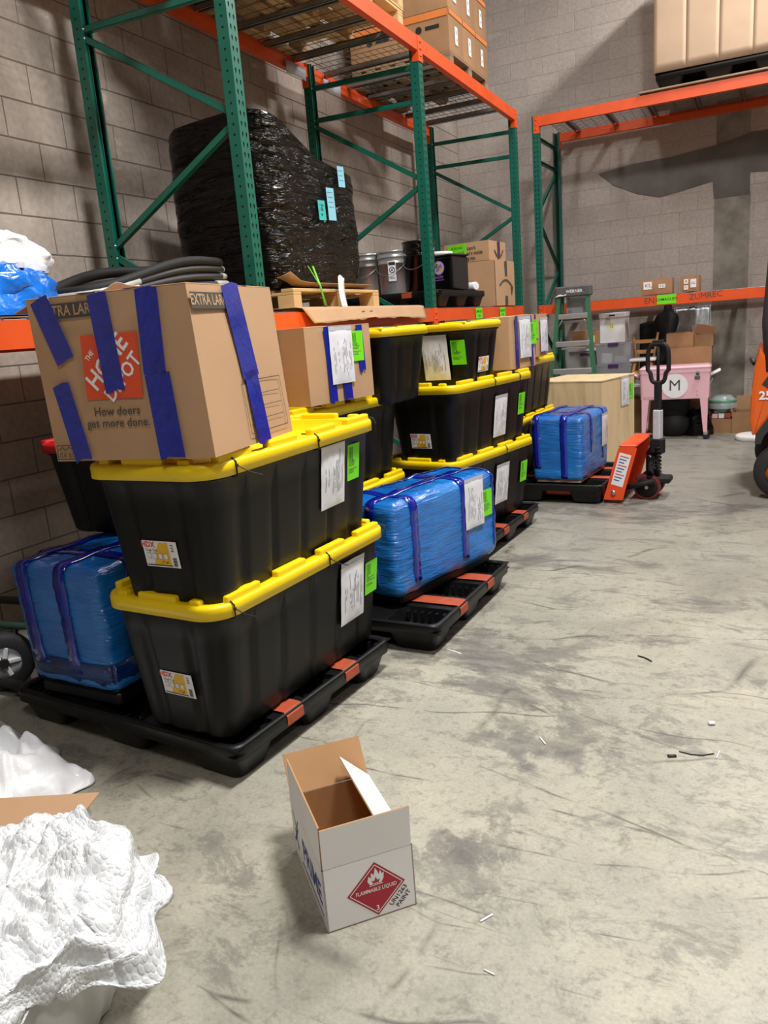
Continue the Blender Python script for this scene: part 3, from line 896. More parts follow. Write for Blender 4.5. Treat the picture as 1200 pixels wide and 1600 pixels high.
# ------------------------------------------------------------------ plastic pallet
PW, PD, PH = 1.219, 1.016, 0.14
def pallet_parts():
    hx, hy = PW / 2, PD / 2
    lx = [(-hx + 0.02, -hx + 0.27), (-0.13, 0.13), (hx - 0.27, hx - 0.02)]
    ly = [(-hy + 0.02, -hy + 0.225), (-0.10, 0.10), (hy - 0.225, hy - 0.02)]
    deck = MB()
    xs = [-hx] + [c for p in lx for c in p] + [hx]
    ys = [-hy] + [c for p in ly for c in p] + [hy]
    zt, zb = PH, PH - 0.05
    for i in range(7):
        for j in range(7):
            if i % 2 == 1 and j % 2 == 1:
                continue
            x0, x1, y0, y1 = xs[i], xs[i + 1], ys[j], ys[j + 1]
            edge = i in (0, 6) or j in (0, 6)
            z = zt if not edge else zt
            deck.add([(x0, y0, z), (x1, y0, z), (x1, y1, z), (x0, y1, z)], [(0, 1, 2, 3)])
            deck.add([(x0, y0, zb + 0.02), (x1, y0, zb + 0.02), (x1, y1, zb + 0.02), (x0, y1, zb + 0.02)], [(3, 2, 1, 0)])
    # rounded, slightly flared rim all round
    def rr(w, d, r, z, n=5):
        pts = []
        for cx, cy, a0 in ((w - r, d - r, 0), (-w + r, d - r, PI / 2), (-w + r, -d + r, PI), (w - r, -d + r, 1.5 * PI)):
            for k in range(n + 1):
                a = a0 + PI / 2 * k / n
                pts.append((cx + r * math.cos(a), cy + r * math.sin(a), z))
        return pts
    deck.loft([rr(hx - 0.03, hy - 0.03, 0.04, zt - 0.004), rr(hx - 0.02, hy - 0.02, 0.045, zt + 0.006), rr(hx - 0.004, hy - 0.004, 0.05, zt + 0.004), rr(hx, hy, 0.05, zt - 0.008),
               rr(hx, hy, 0.05, zb + 0.002), rr(hx - 0.012, hy - 0.012, 0.05, zb), rr(hx - 0.03, hy - 0.03, 0.04, zb + 0.002)], 0, True, False, False)
    legs = []
    for (x0, x1) in lx:
        for (y0, y1) in ly:
            lg = MB()
            def ring(ins, z):
                return [(x0 + ins, y0 + ins, z), (x1 - ins, y0 + ins, z), (x1 - ins, y1 - ins, z), (x0 + ins, y1 - ins, z)]
            def rring(ins, z, n=3, r=0.035):
                cx, cy = (x0 + x1) / 2, (y0 + y1) / 2
                return [(cx + p[0], cy + p[1], z) for p in rr((x1 - x0) / 2 - ins, (y1 - y0) / 2 - ins, r, z, n)]
            lg.loft([rring(-0.012, zb + 0.012), rring(0.0, zb - 0.01), rring(0.022, 0.006), rring(0.028, 0.0)], 0, True, False, True)
            lg.loft([rring(0.002, zt), rring(0.012, zb - 0.01), rring(0.034, 0.012)], 0, True, False, True)
            for k in range(6):      # comb ribs standing in the pocket
                x = x0 + 0.03 + (x1 - x0 - 0.06) * k / 5
                for yy, sg in ((y0, 1), (y1, -1)):
                    ya, yb = sorted((yy + sg * 0.004, yy + sg * 0.045))
                    lg.box(x - 0.004, x + 0.004, ya + 0.012 * (sg > 0), yb - 0.012 * (sg < 0), zb - 0.005, zt - 0.012)
            legs.append(lg)
    grips = []
    for gy in (-0.19, 0.19):
        g = MB()
        w = 0.048
        prof = [(-hx - 0.003, zb + 0.008), (-hx - 0.003, zt - 0.006), (-hx + 0.012, zt + 0.0085), (hx - 0.012, zt + 0.0085), (hx + 0.003, zt - 0.006), (hx + 0.003, zb + 0.008)]
        n = len(prof)
        for (xa, za), (xb, zb2) in zip(prof[:-1], prof[1:]):
            g.add([(xa, gy - w, za), (xb, gy - w, zb2), (xb, gy + w, zb2), (xa, gy + w, za)], [(0, 3, 2, 1)])
        grips.append(g)
    return deck, legs, grips
_d, _l, _g = pallet_parts()
PDM = _d.mesh('deck', 'pallet_black')
PLM = [l.mesh('leg', 'pallet_black') for l in _l]
PGM = [g.mesh('grip_strip', 'grip') for g in _g]
def plastic_pallet(label, x, y, z, rz, grips=True, name='plastic_pallet', group='black plastic pallets'):
    t = thing(name, label, 'pallet', (x, y, z), rz, group)
    part('deck', PDM, None, t)
    for m in PLM:
        part('leg', m, None, t)
    if grips:
        for m in PGM:
            part('grip_strip', m, None, t, None, 'rust orange anti-slip strip')
    return t

def wood_pallet(label, x, y, z, rz, w=1.2, d=1.0, m='wood', nb=7):
    t = thing('wooden_pallet', label, 'pallet', (x, y, z), rz, 'wooden pallets on the racks')
    bw = 0.09
    for k in range(nb):
        yy = -d / 2 + (d - bw) * k / (nb - 1)
        mb = MB(); mb.bbox(-w / 2, w / 2, yy, yy + bw, 0.115, 0.135, 0.003)
        part('deck_board', mb, m, t)
    for k in range(3):
        yy = -d / 2 + (d - bw) * k / 2
        mb = MB(); mb.bbox(-w / 2, w / 2, yy, yy + bw, 0.0, 0.018, 0.003)
        part('bottom_board', mb, m, t)
    for k in range(3):
        xx = -w / 2 + (w - 0.09) * k / 2
        for q in range(3):
            yy = -d / 2 + (d - 0.12) * q / 2
            mb = MB(); mb.bbox(xx, xx + 0.09, yy, yy + 0.12, 0.018, 0.097, 0.003)
            part('spacer_block', mb, m, t)
        mb = MB(); mb.bbox(xx, xx + 0.09, -d / 2, d / 2, 0.097, 0.115, 0.003)
        part('stringer_board', mb, m, t)
    return t

# ------------------------------------------------------------------ labels, pouches
def pouch_mesh(seed, w=0.175, h=0.25):
    mb = MB()
    rnd = random.Random(seed)
    o = rnd.random() * 50
    def fn(u, v):
        x, y = (u - 0.5) * w, (v - 0.5) * h
        b = math.sin(PI * u) * math.sin(PI * v)
        z = 0.004 + 0.007 * b ** 0.5 + 0.006 * b * nz((x * 26, y * 9, 0), 1, o) + 0.004 * b * nz((x * 60, y * 25, 1), 1, o)
        dx = 0.004 * nz((0, y * 14, 3), 1, o)
        return (x + dx, y, z)
    mb.grid(14, 18, fn, 0, True)
    # clear border flap at the top
    mb.grid(6, 1, lambda u, v: ((u - 0.5) * w, h / 2 + v * 0.02, 0.004 + 0.002 * math.sin(u * 9)), 1, True)
    for k in range(13):     # columns of fine print
        u = 0.14 + 0.72 * k / 12
        if rnd.random() < 0.25: continue
        a = 0.12 + 0.2 * rnd.random(); b = 0.55 + 0.35 * rnd.random()
        q = 9
        vs = []
        for i in range(q + 1):
            v = a + (b - a) * i / q
            p = fn(u, v)
            vs += [(p[0] - 0.0012, p[1], p[2] + 0.0012), (p[0] + 0.0012, p[1], p[2] + 0.0012)]
        mb.add(vs, [(2 * i, 2 * i + 1, 2 * i + 3, 2 * i + 2) for i in range(q) if rnd.random() < 0.8], 2)
    me = mb.mesh('document_pouch', ['paper_w', 'paper_grey', 'ink_soft'])
    return me
mat('paper_w', srgb(232, 233, 240), 0.4, var=0.06, scale=18, bump=0.35, bscale=30, bdist=0.004, coat=0.25)
POUCH = [pouch_mesh(s) for s in range(4)]
def pouch(parent, mx, k=0):
    return part('document_pouch', POUCH[k % 4], None, parent, mx, 'white paper in a clear plastic pouch')
def green_mesh(k):
    d = Decal()
    w, h = 0.095, 0.145
    d.rect(-w / 2, -h / 2, w / 2, h / 2, 'label_green', th=0.0012); d.up()
    rnd = random.Random(k + 40)
    for i in range(4):
        u = -w / 2 + 0.012 + i * 0.008
        d.rect(u, h / 2 - 0.055 - 0.02 * rnd.random(), u + 0.003, h / 2 - 0.01, 'ink')
    for i in range(8):
        v = h / 2 - 0.065 - i * 0.007
        if rnd.random() < 0.8:
            d.rect(-w / 2 + 0.01, v, w / 2 - 0.015 - 0.04 * rnd.random(), v + 0.0022, 'print_grey')
    return d.mb.mesh('shipping_label', d.mats)
GREEN = [green_mesh(k) for k in range(3)]
def green(parent, mx, k=0):
    return part('shipping_label', GREEN[k % 3], None, parent, mx, 'lime green shipping label')
def hdx_mesh():
    d = Decal(0.0004)
    w, h = 0.142, 0.09
    d.rect(-w / 2, -h / 2, w / 2, h / 2, 'paper', th=0.0008); d.up()
    d.poly([(-0.035, -h / 2 + 0.008), (0.036, -h / 2 + 0.008), (0.036, h / 2 - 0.004), (0.0, h / 2 - 0.004), (-0.02, 0.01)], 'label_yellow')
    d.rect(-w / 2 + 0.004, -h / 2 + 0.004, 0.04, -h / 2 + 0.008, 'ink'); d.up()
    d.text('HDX', -0.048, 0.031, 0.026, 'label_red', bold=0.03)
    d.text('Tough Tote', -0.038, 0.012, 0.0105, 'ink', bold=0.01)
    d.text('57 gal', 0.012, -0.027, 0.0115, 'ink', bold=0.01)
    for k in range(4):
        x = -0.058 + k * 0.023
        d.rect(x, -0.017, x + 0.016, 0.003, 'ink_soft'); d.up()
        d.rect(x + 0.0015, -0.0155, x + 0.0145, 0.0015, 'paper'); d.z -= d.e
    d.up()
    for k in range(9):
        d.rect(0.046, -0.040 + k * 0.0034, 0.062, -0.0388 + k * 0.0034 + 0.0006 * (k % 3), 'ink')
    for k in range(5):
        d.rect(0.046 + (k % 2) * 0.007, 0.012 + k * 0.005, 0.056, 0.0145 + k * 0.005, 'ink')
    return d.mb.mesh('product_label', d.mats)
HDXM = hdx_mesh()

# ------------------------------------------------------------------ totes
def tote_meshes(W, L, Hb, taper, tapl, name, lidmat, flutes_l, flutes_s, rimh=0.045, bh=0.022):
    a1, b1 = W / 2 - 0.026, L / 2 - 0.026
    a0, b0 = a1 - taper, b1 - tapl
    def per(a, b, r, z, dep):
        pts = []
        NL, NS, NC = 48, 24, 6
        def side(n, ln, fl, f):
            for k in range(n):
                s = -ln + 2 * ln * k / n
                g = 0.0
                for (c, w) in fl:
                    t = (w - abs(s - c * ln)) / 0.012
                    g = max(g, min(1, max(0, t)))
                f(s, g * dep)
        side(NL, b - r, flutes_l, lambda s, g: pts.append((a - g, s, z)))
        for k in range(NC):
            t = PI / 2 * k / NC; pts.append((a - r + r * math.cos(t), b - r + r * math.sin(t), z))
        side(NS, a - r, flutes_s, lambda s, g: pts.append((-s, b - g, z)))
        for k in range(NC):
            t = PI / 2 * k / NC; pts.append((-(a - r) - r * math.sin(t), b - r + r * math.cos(t), z))
        side(NL, b - r, flutes_l, lambda s, g: pts.append((-a + g, -s, z)))
        for k in range(NC):
            t = PI / 2 * k / NC; pts.append((-(a - r) - r * math.cos(t), -(b - r) - r * math.sin(t), z))
        side(NS, a - r, flutes_s, lambda s, g: pts.append((s, -b + g, z)))
        for k in range(NC):
            t = PI / 2 * k / NC; pts.append(((a - r) + r * math.sin(t), -(b - r) - r * math.cos(t), z))
        return pts
    body = MB()
    rings = [per(a0 - 0.012, b0 - 0.012, 0.05, 0, 0.004), per(a0, b0, 0.055, 0.014, 0.009)]
    for k in range(1, 6):
        t = k / 5
        rings.append(per(a0 + (a1 - a0) * t, b0 + (b1 - b0) * t, 0.055 + 0.02 * t, 0.014 + (Hb - 0.03) * t, 0.010 if k < 5 else 0.0))
    rings.append(per(a1 + 0.008, b1 + 0.008, 0.08, Hb - 0.012, 0)); rings.append(per(a1 + 0.012, b1 + 0.012, 0.08, Hb - 0.003, 0))
    body.loft(rings, 0, True)
    def rr(a, b, r, z, n=7):
        pts = []
        for cx, cy, t0 in ((a - r, b - r, 0), (-a + r, b - r, PI / 2), (-a + r, -b + r, PI), (a - r, -b + r, 1.5 * PI)):
            for k in range(n + 1):
                t = t0 + PI / 2 * k / n
                pts.append((cx + r * math.cos(t), cy + r * math.sin(t), z))
        return pts
    lid = MB()
    a, b = W / 2, L / 2
    lid.loft([rr(a - 0.02, b - 0.02, 0.08, 0.0), rr(a, b, 0.1, -0.002), rr(a, b, 0.1, rimh - 0.012), rr(a - 0.003, b - 0.003, 0.098, rimh - 0.004), rr(a - 0.010, b - 0.010, 0.095, rimh),
              rr(a - 0.046, b - 0.046, 0.06, rimh), rr(a - 0.05, b - 0.05, 0.06, rimh - 0.006), rr(a - 0.053, b - 0.053, 0.06, 0.0)], 0, True, False, True)
    bw0, bw1 = 0.012, 0.044
    def bump(x0, x1, y0, y1, h=bh):
        lid.bbox(min(x0, x1), max(x0, x1), min(y0, y1), max(y0, y1), rimh - 0.01, rimh + h, 0.007, seg=2)
    for s in (-1, 1):
        n = 4 if L > 0.9 else 3
        for k in range(n):
            yc = (-0.36 + 0.72 * k / (n - 1)) * L
            hl = 0.085 if L > 0.9 else 0.07
            bump(s * (a - bw0), s * (a - bw1), yc - hl, yc + hl)
        bump(-0.085, 0.085, s * (b - bw0), s * (b - bw1))
        for q in (-1, 1):
            bump(q * (a - 0.085), q * (a - 0.13), s * (b - 0.014), s * (b - bw1), bh * 0.7)
    return body.mesh('body', 'tote_black'), lid.mesh('lid', lidmat), (a0, b0, a1, b1, Hb)
BIG = tote_meshes(0.54, 1.10, 0.455, 0.052, 0.032, 'big', 'lid_yellow', [(-0.82, 0.03), (-0.42, 0.02), (0.0, 0.02), (0.42, 0.02), (0.82, 0.03)], [(-0.62, 0.025), (0.62, 0.025)])
MID = tote_meshes(0.51, 0.78, 0.355, 0.045, 0.04, 'mid', 'lid_yellow', [(-0.75, 0.025), (-0.25, 0.018), (0.25, 0.018), (0.75, 0.025)], [(-0.55, 0.022), (0.55, 0.022)], 0.04, 0.008)
MIDR = tote_meshes(0.51, 0.78, 0.355, 0.045, 0.04, 'mid', 'lid_red', [(-0.75, 0.025), (-0.25, 0.018), (0.25, 0.018), (0.75, 0.025)], [(-0.55, 0.022), (0.55, 0.022)], 0.04, 0.008)

def side_mx(dim, side, s, z):
    """frame on a tote side: side '+x','-x','-y'; s along the side, z above base"""
    a0, b0, a1, b1, Hb = dim
    t = z / Hb
    a = a0 + (a1 - a0) * t + 0.0025; b = b0 + (b1 - b0) * t + 0.0025
    sl = (a1 - a0) / Hb
    if side == '+x':
        return frame((a, s, z), (0, 1, 0), (sl, 0, 1))
    if side == '-y':
        return frame((s, -b, z), (1, 0, 0), (0, -sl, 1))
    return frame((-a, s, z), (0, -1, 0), (-sl, 0, 1))
def tie(lid, dim, W, L, y=None, x=None, h=0.045, tail=None):
    mb = MB()
    if y is not None:
        a = W / 2 + 0.003
        mb.tube([(a - 0.035, y, -0.012), (a, y, -0.008), (a, y, h - 0.008), (a - 0.012, y, h + 0.003), (a - 0.055, y, h + 0.003), (a - 0.07, y, h + 0.003)], 0.0028, 5)
        mb.bbox(a - 0.002, a + 0.006, y - 0.004, y + 0.004, h - 0.025, h - 0.015, 0.001)
        if tail:
            mb.tube([(a + 0.003, y, h - 0.02), (a + 0.02, y + tail * 0.4, h - 0.045), (a + 0.035, y + tail, h - 0.065)], 0.0016, 4)
    else:
        b = L / 2 + 0.003
        mb.tube([(x, -b + 0.035, -0.012), (x, -b, -0.008), (x, -b, h - 0.008), (x, -b + 0.012, h + 0.003), (x, -b + 0.06, h + 0.003)], 0.0028, 5)
    part('cable_tie', mb, 'ink', lid)
def tote(kind, label, x, y, z, rz, hdx=None, pouch_=None, green_=None, ties=(), group='yellow lidded black totes', labs=()):
    body, lid, dim = kind
    W, L = (0.54, 1.10) if kind is BIG else (0.51, 0.78)
    t = thing('storage_tote', label, 'tote', (x, y, z), rz, group)
    part('body', body, None, t)
    ld = part('lid', lid, None, t, T(0, 0, dim[4]), 'red plastic lid' if kind is MIDR else 'yellow plastic lid')
    for (yy, tl) in ties:
        tie(ld, dim, W, L, y=yy, tail=tl, h=0.045 if kind is BIG else 0.04)
    if hdx: part('product_label', HDXM, None, t, side_mx(dim, *hdx))
    if pouch_: pouch(t, side_mx(dim, *pouch_[:3]), pouch_[3])
    if green_: green(t, side_mx(dim, *green_[:3]), green_[3])
    return t

PA = plastic_pallet('black plastic pallet in front, under the two largest totes and a red lidded one', -2.085, 2.369, 0, -0.092)
PB = plastic_pallet('black plastic pallet under the blue package with a long tape cross', -1.868, 3.504, 0, -0.032)
PC = plastic_pallet('black plastic pallet under the stack of three totes, far edge by the pallet jack pallet', -2.075, 4.935, 0, -0.06)
BZ = 0.156
PT = 0.457      # stacking pitch of the large totes
tote(BIG, 'black tote with yellow lid, bottom of the nearest stack', -1.725, 2.332, BZ, -0.068, ('-y', 0.01, 0.19), ('+x', 0.28, 0.275, 0), ('+x', 0.435, 0.29, 0), ((-0.47, 0.06), (0.08, 0.07), (0.505, None)))
tote(BIG, 'black tote with yellow lid under the large carton of the nearest stack', -1.700, 2.305, BZ + PT, -0.02, ('-y', 0.0, 0.205), ('+x', 0.20, 0.325, 1), ('+x', 0.365, 0.345, 1), ((-0.42, 0.08), (0.06, None), (0.5, None)))
tote(MIDR, 'black tote with red lid behind the nearest tall stack', -2.50, 2.62, 0.715, 0.03, group='red lidded tote')
tote(BIG, 'black tote with yellow lid, bottom of the stack behind the second pallet package', -2.14, 3.49, BZ, -0.09)
tote(BIG, 'black tote with yellow lid under the carton with white pouch and blue tape', -2.13, 3.47, BZ + PT, -0.09)
tote(MID, 'smaller yellow lidded tote behind the taped carton of the second pallet', -2.08, 3.90, BZ + 2 * PT, 1.47, ties=((0.1, None),))
tote(BIG, 'black tote with yellow lid, bottom of the third pallet stack', -1.782, 4.80, BZ, -0.19, None, ('+x', 0.10, 0.24, 2), ('+x', 0.42, 0.27, 2), ((0.1, None),))
tote(BIG, 'black tote with yellow lid, middle of the third pallet stack', -1.755, 4.765, BZ + PT, -0.16, ('-y', -0.02, 0.17), ('+x', 0.08, 0.24, 3), ('+x', 0.40, 0.29, 0), ((-0.06, None), (0.3, None)))
mt = tote(MID, 'smaller yellow lidded tote with white pouch, top of the third pallet stack', -1.88, 4.62, BZ + 2 * PT, 1.45, ('-y', 0.0, 0.14), None, None, ((0.1, None), (-0.25, None)))
def mid_face(y, z):     # frame on the -x side of a tote turned a quarter (towards the camera)
    a0, b0, a1, b1, Hb = MID[2]
    a = a0 + (a1 - a0) * z / Hb + 0.003
    return frame((-a, y, z), (0, -1, 0), (-(a1 - a0) / Hb, 0, 1))
mt_children = mt
pouch(mt, mid_face(-0.13, 0.19), 1)
green(mt, mid_face(-0.285, 0.225), 1)

# ------------------------------------------------------------------ wrapped packages
class Pkg:
    def __init__(s, L, W, Hh, r=0.035, amp=0.006, seed=0, topin=0.0):
        s.h = (L / 2, W / 2, Hh / 2); s.r = r; s.amp = amp; s.o = seed * 7.3; s.ti = topin
    def map(s, p, off=0.0, amp=None):
        h = s.h; r = s.r
        q = [max(-h[i] + r, min(h[i] - r, p[i])) for i in range(3)]
        n = Vector((p[0] - q[0], p[1] - q[1], p[2] - q[2]))
        n = n.normalized() if n.length > 1e-6 else Vector((0, 0, 1))
        v = Vector(q) + n * (r + off)
        a = s.amp if amp is None else amp
        d = a * (nz(p, 5, s.o) + 0.7 * nz((p[0], p[1], p[2] * 2.5), 13, s.o) + 0.12 * abs(nz((p[0] * 0.7, p[1] * 0.7, p[2] * 2), 31, s.o)))
        v += n * d
        t = (v.z + h[2]) / (2 * h[2])
        k = 1 + s.ti * (t - 0.5)
        return (v.x * k, v.y * k, v.z + h[2])
    def shell(s, mats, step=0.02):
        mb = MB()
        h = s.h
        for ax in range(3):
            for sg in (-1, 1):
                a, b = [(1, 2), (2, 0), (0, 1)][ax]
                na = max(4, int(2 * h[a] / step)); nb = max(4, int(2 * h[b] / step))
                def fn(u, v):
                    if sg < 0: u = 1 - u
                    p = [0, 0, 0]
                    p[ax] = sg * h[ax]; p[a] = (2 * u - 1) * h[a]; p[b] = (2 * v - 1) * h[b]
                    return s.map(p)
                mb.grid(na, nb, fn, 0, True)
        me = mb.mesh('wrapped_body', mats)
        bm = bmesh.new(); bm.from_mesh(me)
        bmesh.ops.remove_doubles(bm, verts=bm.verts, dist=0.0004)
        bm.to_mesh(me); bm.free()
        return me
    def path(s, pts, w, off=0.004, closed=False, jag=0.0):
        """strip of tape along a poly-line of box-surface points; w = width vector"""
        P = []
        for a, b in zip(pts[:-1], pts[1:]):
            a = Vector(a); b = Vector(b)
            n = max(1, int((b - a).length / 0.025))
            P += [a + (b - a) * k / n for k in range(n)]
        P.append(Vector(pts[-1]))
        w = Vector(w)
        mb = MB()
        n = len(P)
        vs = []
        for p in P:
            for k in (-0.5, 0, 0.5):
                vs.append(s.map(p + w * k, off))
        fs = []
        for i in range(n - 1):
            for k in range(2):
                a = i * 3 + k
                fs.append((a, a + 1, a + 4, a + 3))
        mb.add(vs, fs, 0, True)
        return mb
    def over_x(s, y, w=0.05, z0=-0.5, z1=-0.5):
        h = s.h
        return s.path([(h[0], y, z0 * h[2]), (h[0], y, h[2]), (-h[0], y, h[2]), (-h[0], y, z1 * h[2])], (0, w, 0))
    def over_y(s, x, w=0.05, z0=-0.5, z1=-0.5, off=0.0055):
        h = s.h
        return s.path([(x, -h[1], z0 * h[2]), (x, -h[1], h[2]), (x, h[1], h[2]), (x, h[1], z1 * h[2])], (w, 0, 0), off)
    def ring(s, z, w, off=0.003):
        h = s.h
        return s.path([(h[0], -h[1], z), (h[0], h[1], z), (-h[0], h[1], z), (-h[0], -h[1], z), (h[0], -h[1], z)], (0, 0, w), off)

def package(label, x, y, z, rz, pk, tapes, m='film_blue', group='blue film wrapped packages', name='wrapped_package'):
    t = thing(name, label, 'package', (x, y, z), rz, group)
    part('wrapped_body', pk.shell(m), None, t)
    for tp in tapes:
        part('tape_strip', tp, 'tape_blue', t, None, 'dark blue tape', 0.0006)
    return t
# blue package beside the nearest totes
pk = Pkg(0.47, 0.74, 0.50, 0.04, 0.009, 1, 0.05)
t = package('blue film package with two tape bands beside the nearest black totes', -2.345, 2.265, 0.205, -0.03, pk,
            [pk.over_y(-0.155, 0.06, -0.62), pk.over_y(0.05, 0.06, -0.7), pk.over_x(-0.2, 0.055, -0.2), pk.over_x(0.15, 0.055, -0.2)])
part('lower_wrap', pk.ring(-0.185, 0.12, 0.003), 'film_deep', t, None, 'dark stretch film around the foot', 0.0008)
mb = MB(); mb.bbox(-0.215, 0.215, -0.34, 0.34, -0.056, 0.004, 0.012)
part('base_tray', mb, 'pallet_black', t, None, 'black base under the film')
# blue package on the second pallet
pk = Pkg(0.36, 0.90, 0.48, 0.05, 0.009, 2, 0.02)
t = package('blue film package with crossing tape bands and white pouch on the second pallet', -1.586, 3.60, 0.192, -0.245, pk,
            [pk.over_x(-0.30, 0.055, -0.75), pk.over_x(0.12, 0.055, -0.75), pk.over_x(0.42, 0.05, -0.75), pk.over_y(0.03, 0.06, -0.8), pk.over_y(-0.15, 0.05, -0.8)])
pouch(t, frame((pk.h[0] + 0.008, 0.21, 0.335), (0, 1, 0), (0.01, 0, 1)), 2)
green(t, frame((pk.h[0] + 0.010, 0.335, 0.315), (0, 1, 0), (0.01, 0, 1)), 2)
mb = MB(); mb.bbox(-0.15, 0.15, -0.40, 0.40, -0.043, 0.012, 0.012)
part('base_tray', mb, 'pallet_black', t, None, 'black base under the film')
# blue package on the pallet jack's pallet
PD_ = plastic_pallet('black plastic pallet lifted by the orange pallet jack', -1.66, 6.47, 0.015, -0.06, True)
pk = Pkg(0.42, 0.72, 0.52, 0.045, 0.009, 3, 0.05)
t = package('blue film package in front of the plywood crate by the pallet jack', -1.405, 6.33, 0.178, -0.10, pk,
            [pk.over_y(-0.16, 0.055, -0.6), pk.over_y(0.06, 0.055, -0.9), pk.over_x(-0.14, 0.05, -0.2), pk.over_x(0.2, 0.05, -0.6)])
mb = MB(); mb.bbox(-0.18, 0.18, -0.33, 0.33, -0.012, 0.01, 0.004)
part('base_board', mb, 'carton', t, None, 'cardboard base sheet')
pouch(t, frame((pk.h[0] + 0.006, 0.22, 0.33), (0, 1, 0), (0.01, 0, 1)), 0)

# ------------------------------------------------------------------ cartons
def carton_body(c8, bulge=0.006, n=6, seed=0.0):
    """closed box from 8 corners (bottom 0-3 ccw from near left, top 4-7)"""
    mb = MB()
    c = [Vector(p) for p in c8]
    cen = sum(c, Vector()) / 8
    for f in ((0, 1, 5, 4), (1, 2, 6, 5), (2, 3, 7, 6), (3, 0, 4, 7), (4, 5, 6, 7), (3, 2, 1, 0)):
        a, b, d, e = (c[i] for i in f)
        nrm = (b - a).cross(e - a).normalized()
        def fn(u, v):
            p = (a * (1 - u) + b * u) * (1 - v) + (e * (1 - u) + d * u) * v
            k = math.sin(PI * u) * math.sin(PI * v)
            return p + nrm * (bulge * k * (1 + 0.6 * nz(p, 6, seed)))
        mb.grid(n, n, fn, 0, True)
    me = mb.mesh('body', 'carton')
    bm = bmesh.new(); bm.from_mesh(me)
    bmesh.ops.remove_doubles(bm, verts=bm.verts, dist=0.0002)
    for e in bm.edges:
        if len(e.link_faces) == 2 and e.calc_face_angle(0) > 0.6:
            e.smooth = False
    bm.to_mesh(me); bm.free()
    return me
def carton(label, x, y, z, rz, L, W, Hh, m='carton', flaps=True, group=None, lean=(0, 0), bulge=0.006, name='carton', seed=1.0, cat='box'):
    t = thing(name, label, cat, (x, y, z), rz, group)
    l, w = L / 2, W / 2
    dx, dy = lean
    c8 = [(-l, -w, 0), (l, -w, 0), (l, w, 0), (-l, w, 0), (-l + dx, -w + dy, Hh), (l + dx, -w + dy, Hh), (l + dx, w + dy, Hh), (-l + dx, w + dy, Hh)]
    me = carton_body(c8, bulge, 6, seed)
    me.materials.clear(); me.materials.append(MATS[m])
    part('body', me, None, t)
    if flaps:
        for s in (-1, 1):
            mb = MB()
            y0, y1 = sorted((s * 0.002, s * w))
            mb.bbox(-l + dx, l + dx, y0 + dy, y1 + dy, Hh, Hh + 0.004, 0.001)
            part('top_flap', mb, m, t)
    t['c8'] = 0
    del t['c8']
    return t
def strip(t, name, m, mx, pts, th=0.0012, label=None):
    """flat strip with an outline in a face frame"""
    mb = MB(); mb.prism(pts, 0, th)
    return part(name, mb, m, t, mx, label)
def torn(u0, v0, u1, v1, w, rnd):
    """outline of a strip from (u0,v0) to (u1,v1) with torn ends"""
    d = Vector((u1 - u0, v1 - v0)); L = d.length; d /= L
    n = Vector((-d.y, d.x)) * w / 2
    a = Vector((u0, v0)); b = Vector((u1, v1))
    j = lambda: (rnd.random() - 0.5) * 0.02
    pts = [a - n, a + d * (L * 0.35) - n * (1 + j()), b - n, b - n * 0.3 + d * j(), b + n * 0.2 - d * abs(j()), b + n, a + d * (L * 0.6) + n * (1 + j()), a + n, a + n * 0.3 - d * abs(j())]
    return [(p.x, p.y) for p in pts]
rndt = random.Random(3)

# big carton on top of the nearest stack
L, W_, H_ = 0.564, 0.531, 0.492
th = 0.13
ex = Vector((math.cos(th), math.sin(th), 0)); ey = Vector((-math.sin(th), math.cos(th), 0))
cen = Vector((-1.979, 1.694, 0)) + ex * L / 2 + ey * W_ / 2
ln = (-0.05 * math.cos(th) + 0.027 * math.sin(th), 0.05 * math.sin(th) + 0.027 * math.cos(th))
t = carton('large tan moving carton with blue tape and orange logo on the nearest stack', cen.x, cen.y, 1.137, th, L, W_, H_, 'carton', True, None, ln, 0.006)
nf = frame((-L / 2, -W_ / 2 - 0.0088, 0), (1, 0, 0), (ln[0], ln[1], H_))
rf = frame((L / 2 + 0.0088, -W_ / 2, 0), (0, 1, 0), (ln[0], ln[1], H_))
d = Decal()
d.rect(0.145, 0.185, 0.345, 0.375, 'logo_orange'); d.up()
for s_, u, v, sz in (('HOME', 0.232, 0.292, 0.078), ('DEPOT', 0.282, 0.246, 0.062), ('THE', 0.172, 0.315, 0.022)):
    d.text(s_, u, v, sz, 'carton_white', rot=0.80, bold=0.02, sx=0.85)
d.put('logo', t, nf, 'orange square with white slanted stencil letters'); d = Decal()
d.text('How doers', 0.247, 0.148, 0.036, 'print_grey', bold=0.01)
d.text('get more done.', 0.247, 0.113, 0.036, 'print_grey', bold=0.01)
d.put('lettering', t, nf, 'dark printed lettering'); d = Decal()
d.rect(0.0, 0.43, 0.245, 0.475, 'print_grey'); d.up()
d.text('EXTRA LARGE', 0.125, 0.452, 0.044, 'carton', bold=0.015, sx=0.82)
d.put('size_banner', t, nf, 'dark banner with tan letters'); d = Decal()
d.line([(0.01, 0.008), (0.09, 0.008), (0.09, 0.05), (0.01, 0.05), (0.01, 0.008)], 0.003, 'print_grey'); d.text('USA BOX', 0.05, 0.02, 0.02, 'print_grey', bold=0.01); d.line([(0.018, 0.034), (0.03, 0.046), (0.042, 0.034), (0.055, 0.046), (0.07, 0.034)], 0.003, 'print_grey')
d.put('maker_mark', t, nf, 'small dark printed mark')
d = Decal()
d.rect(0.03, 0.425, 0.25, 0.472, 'print_grey'); d.up(); d.text('EXTRA LARGE', 0.14, 0.449, 0.044, 'carton', bold=0.015, sx=0.8); d.put('size_banner', t, rf, 'dark banner with tan letters'); d = Decal()
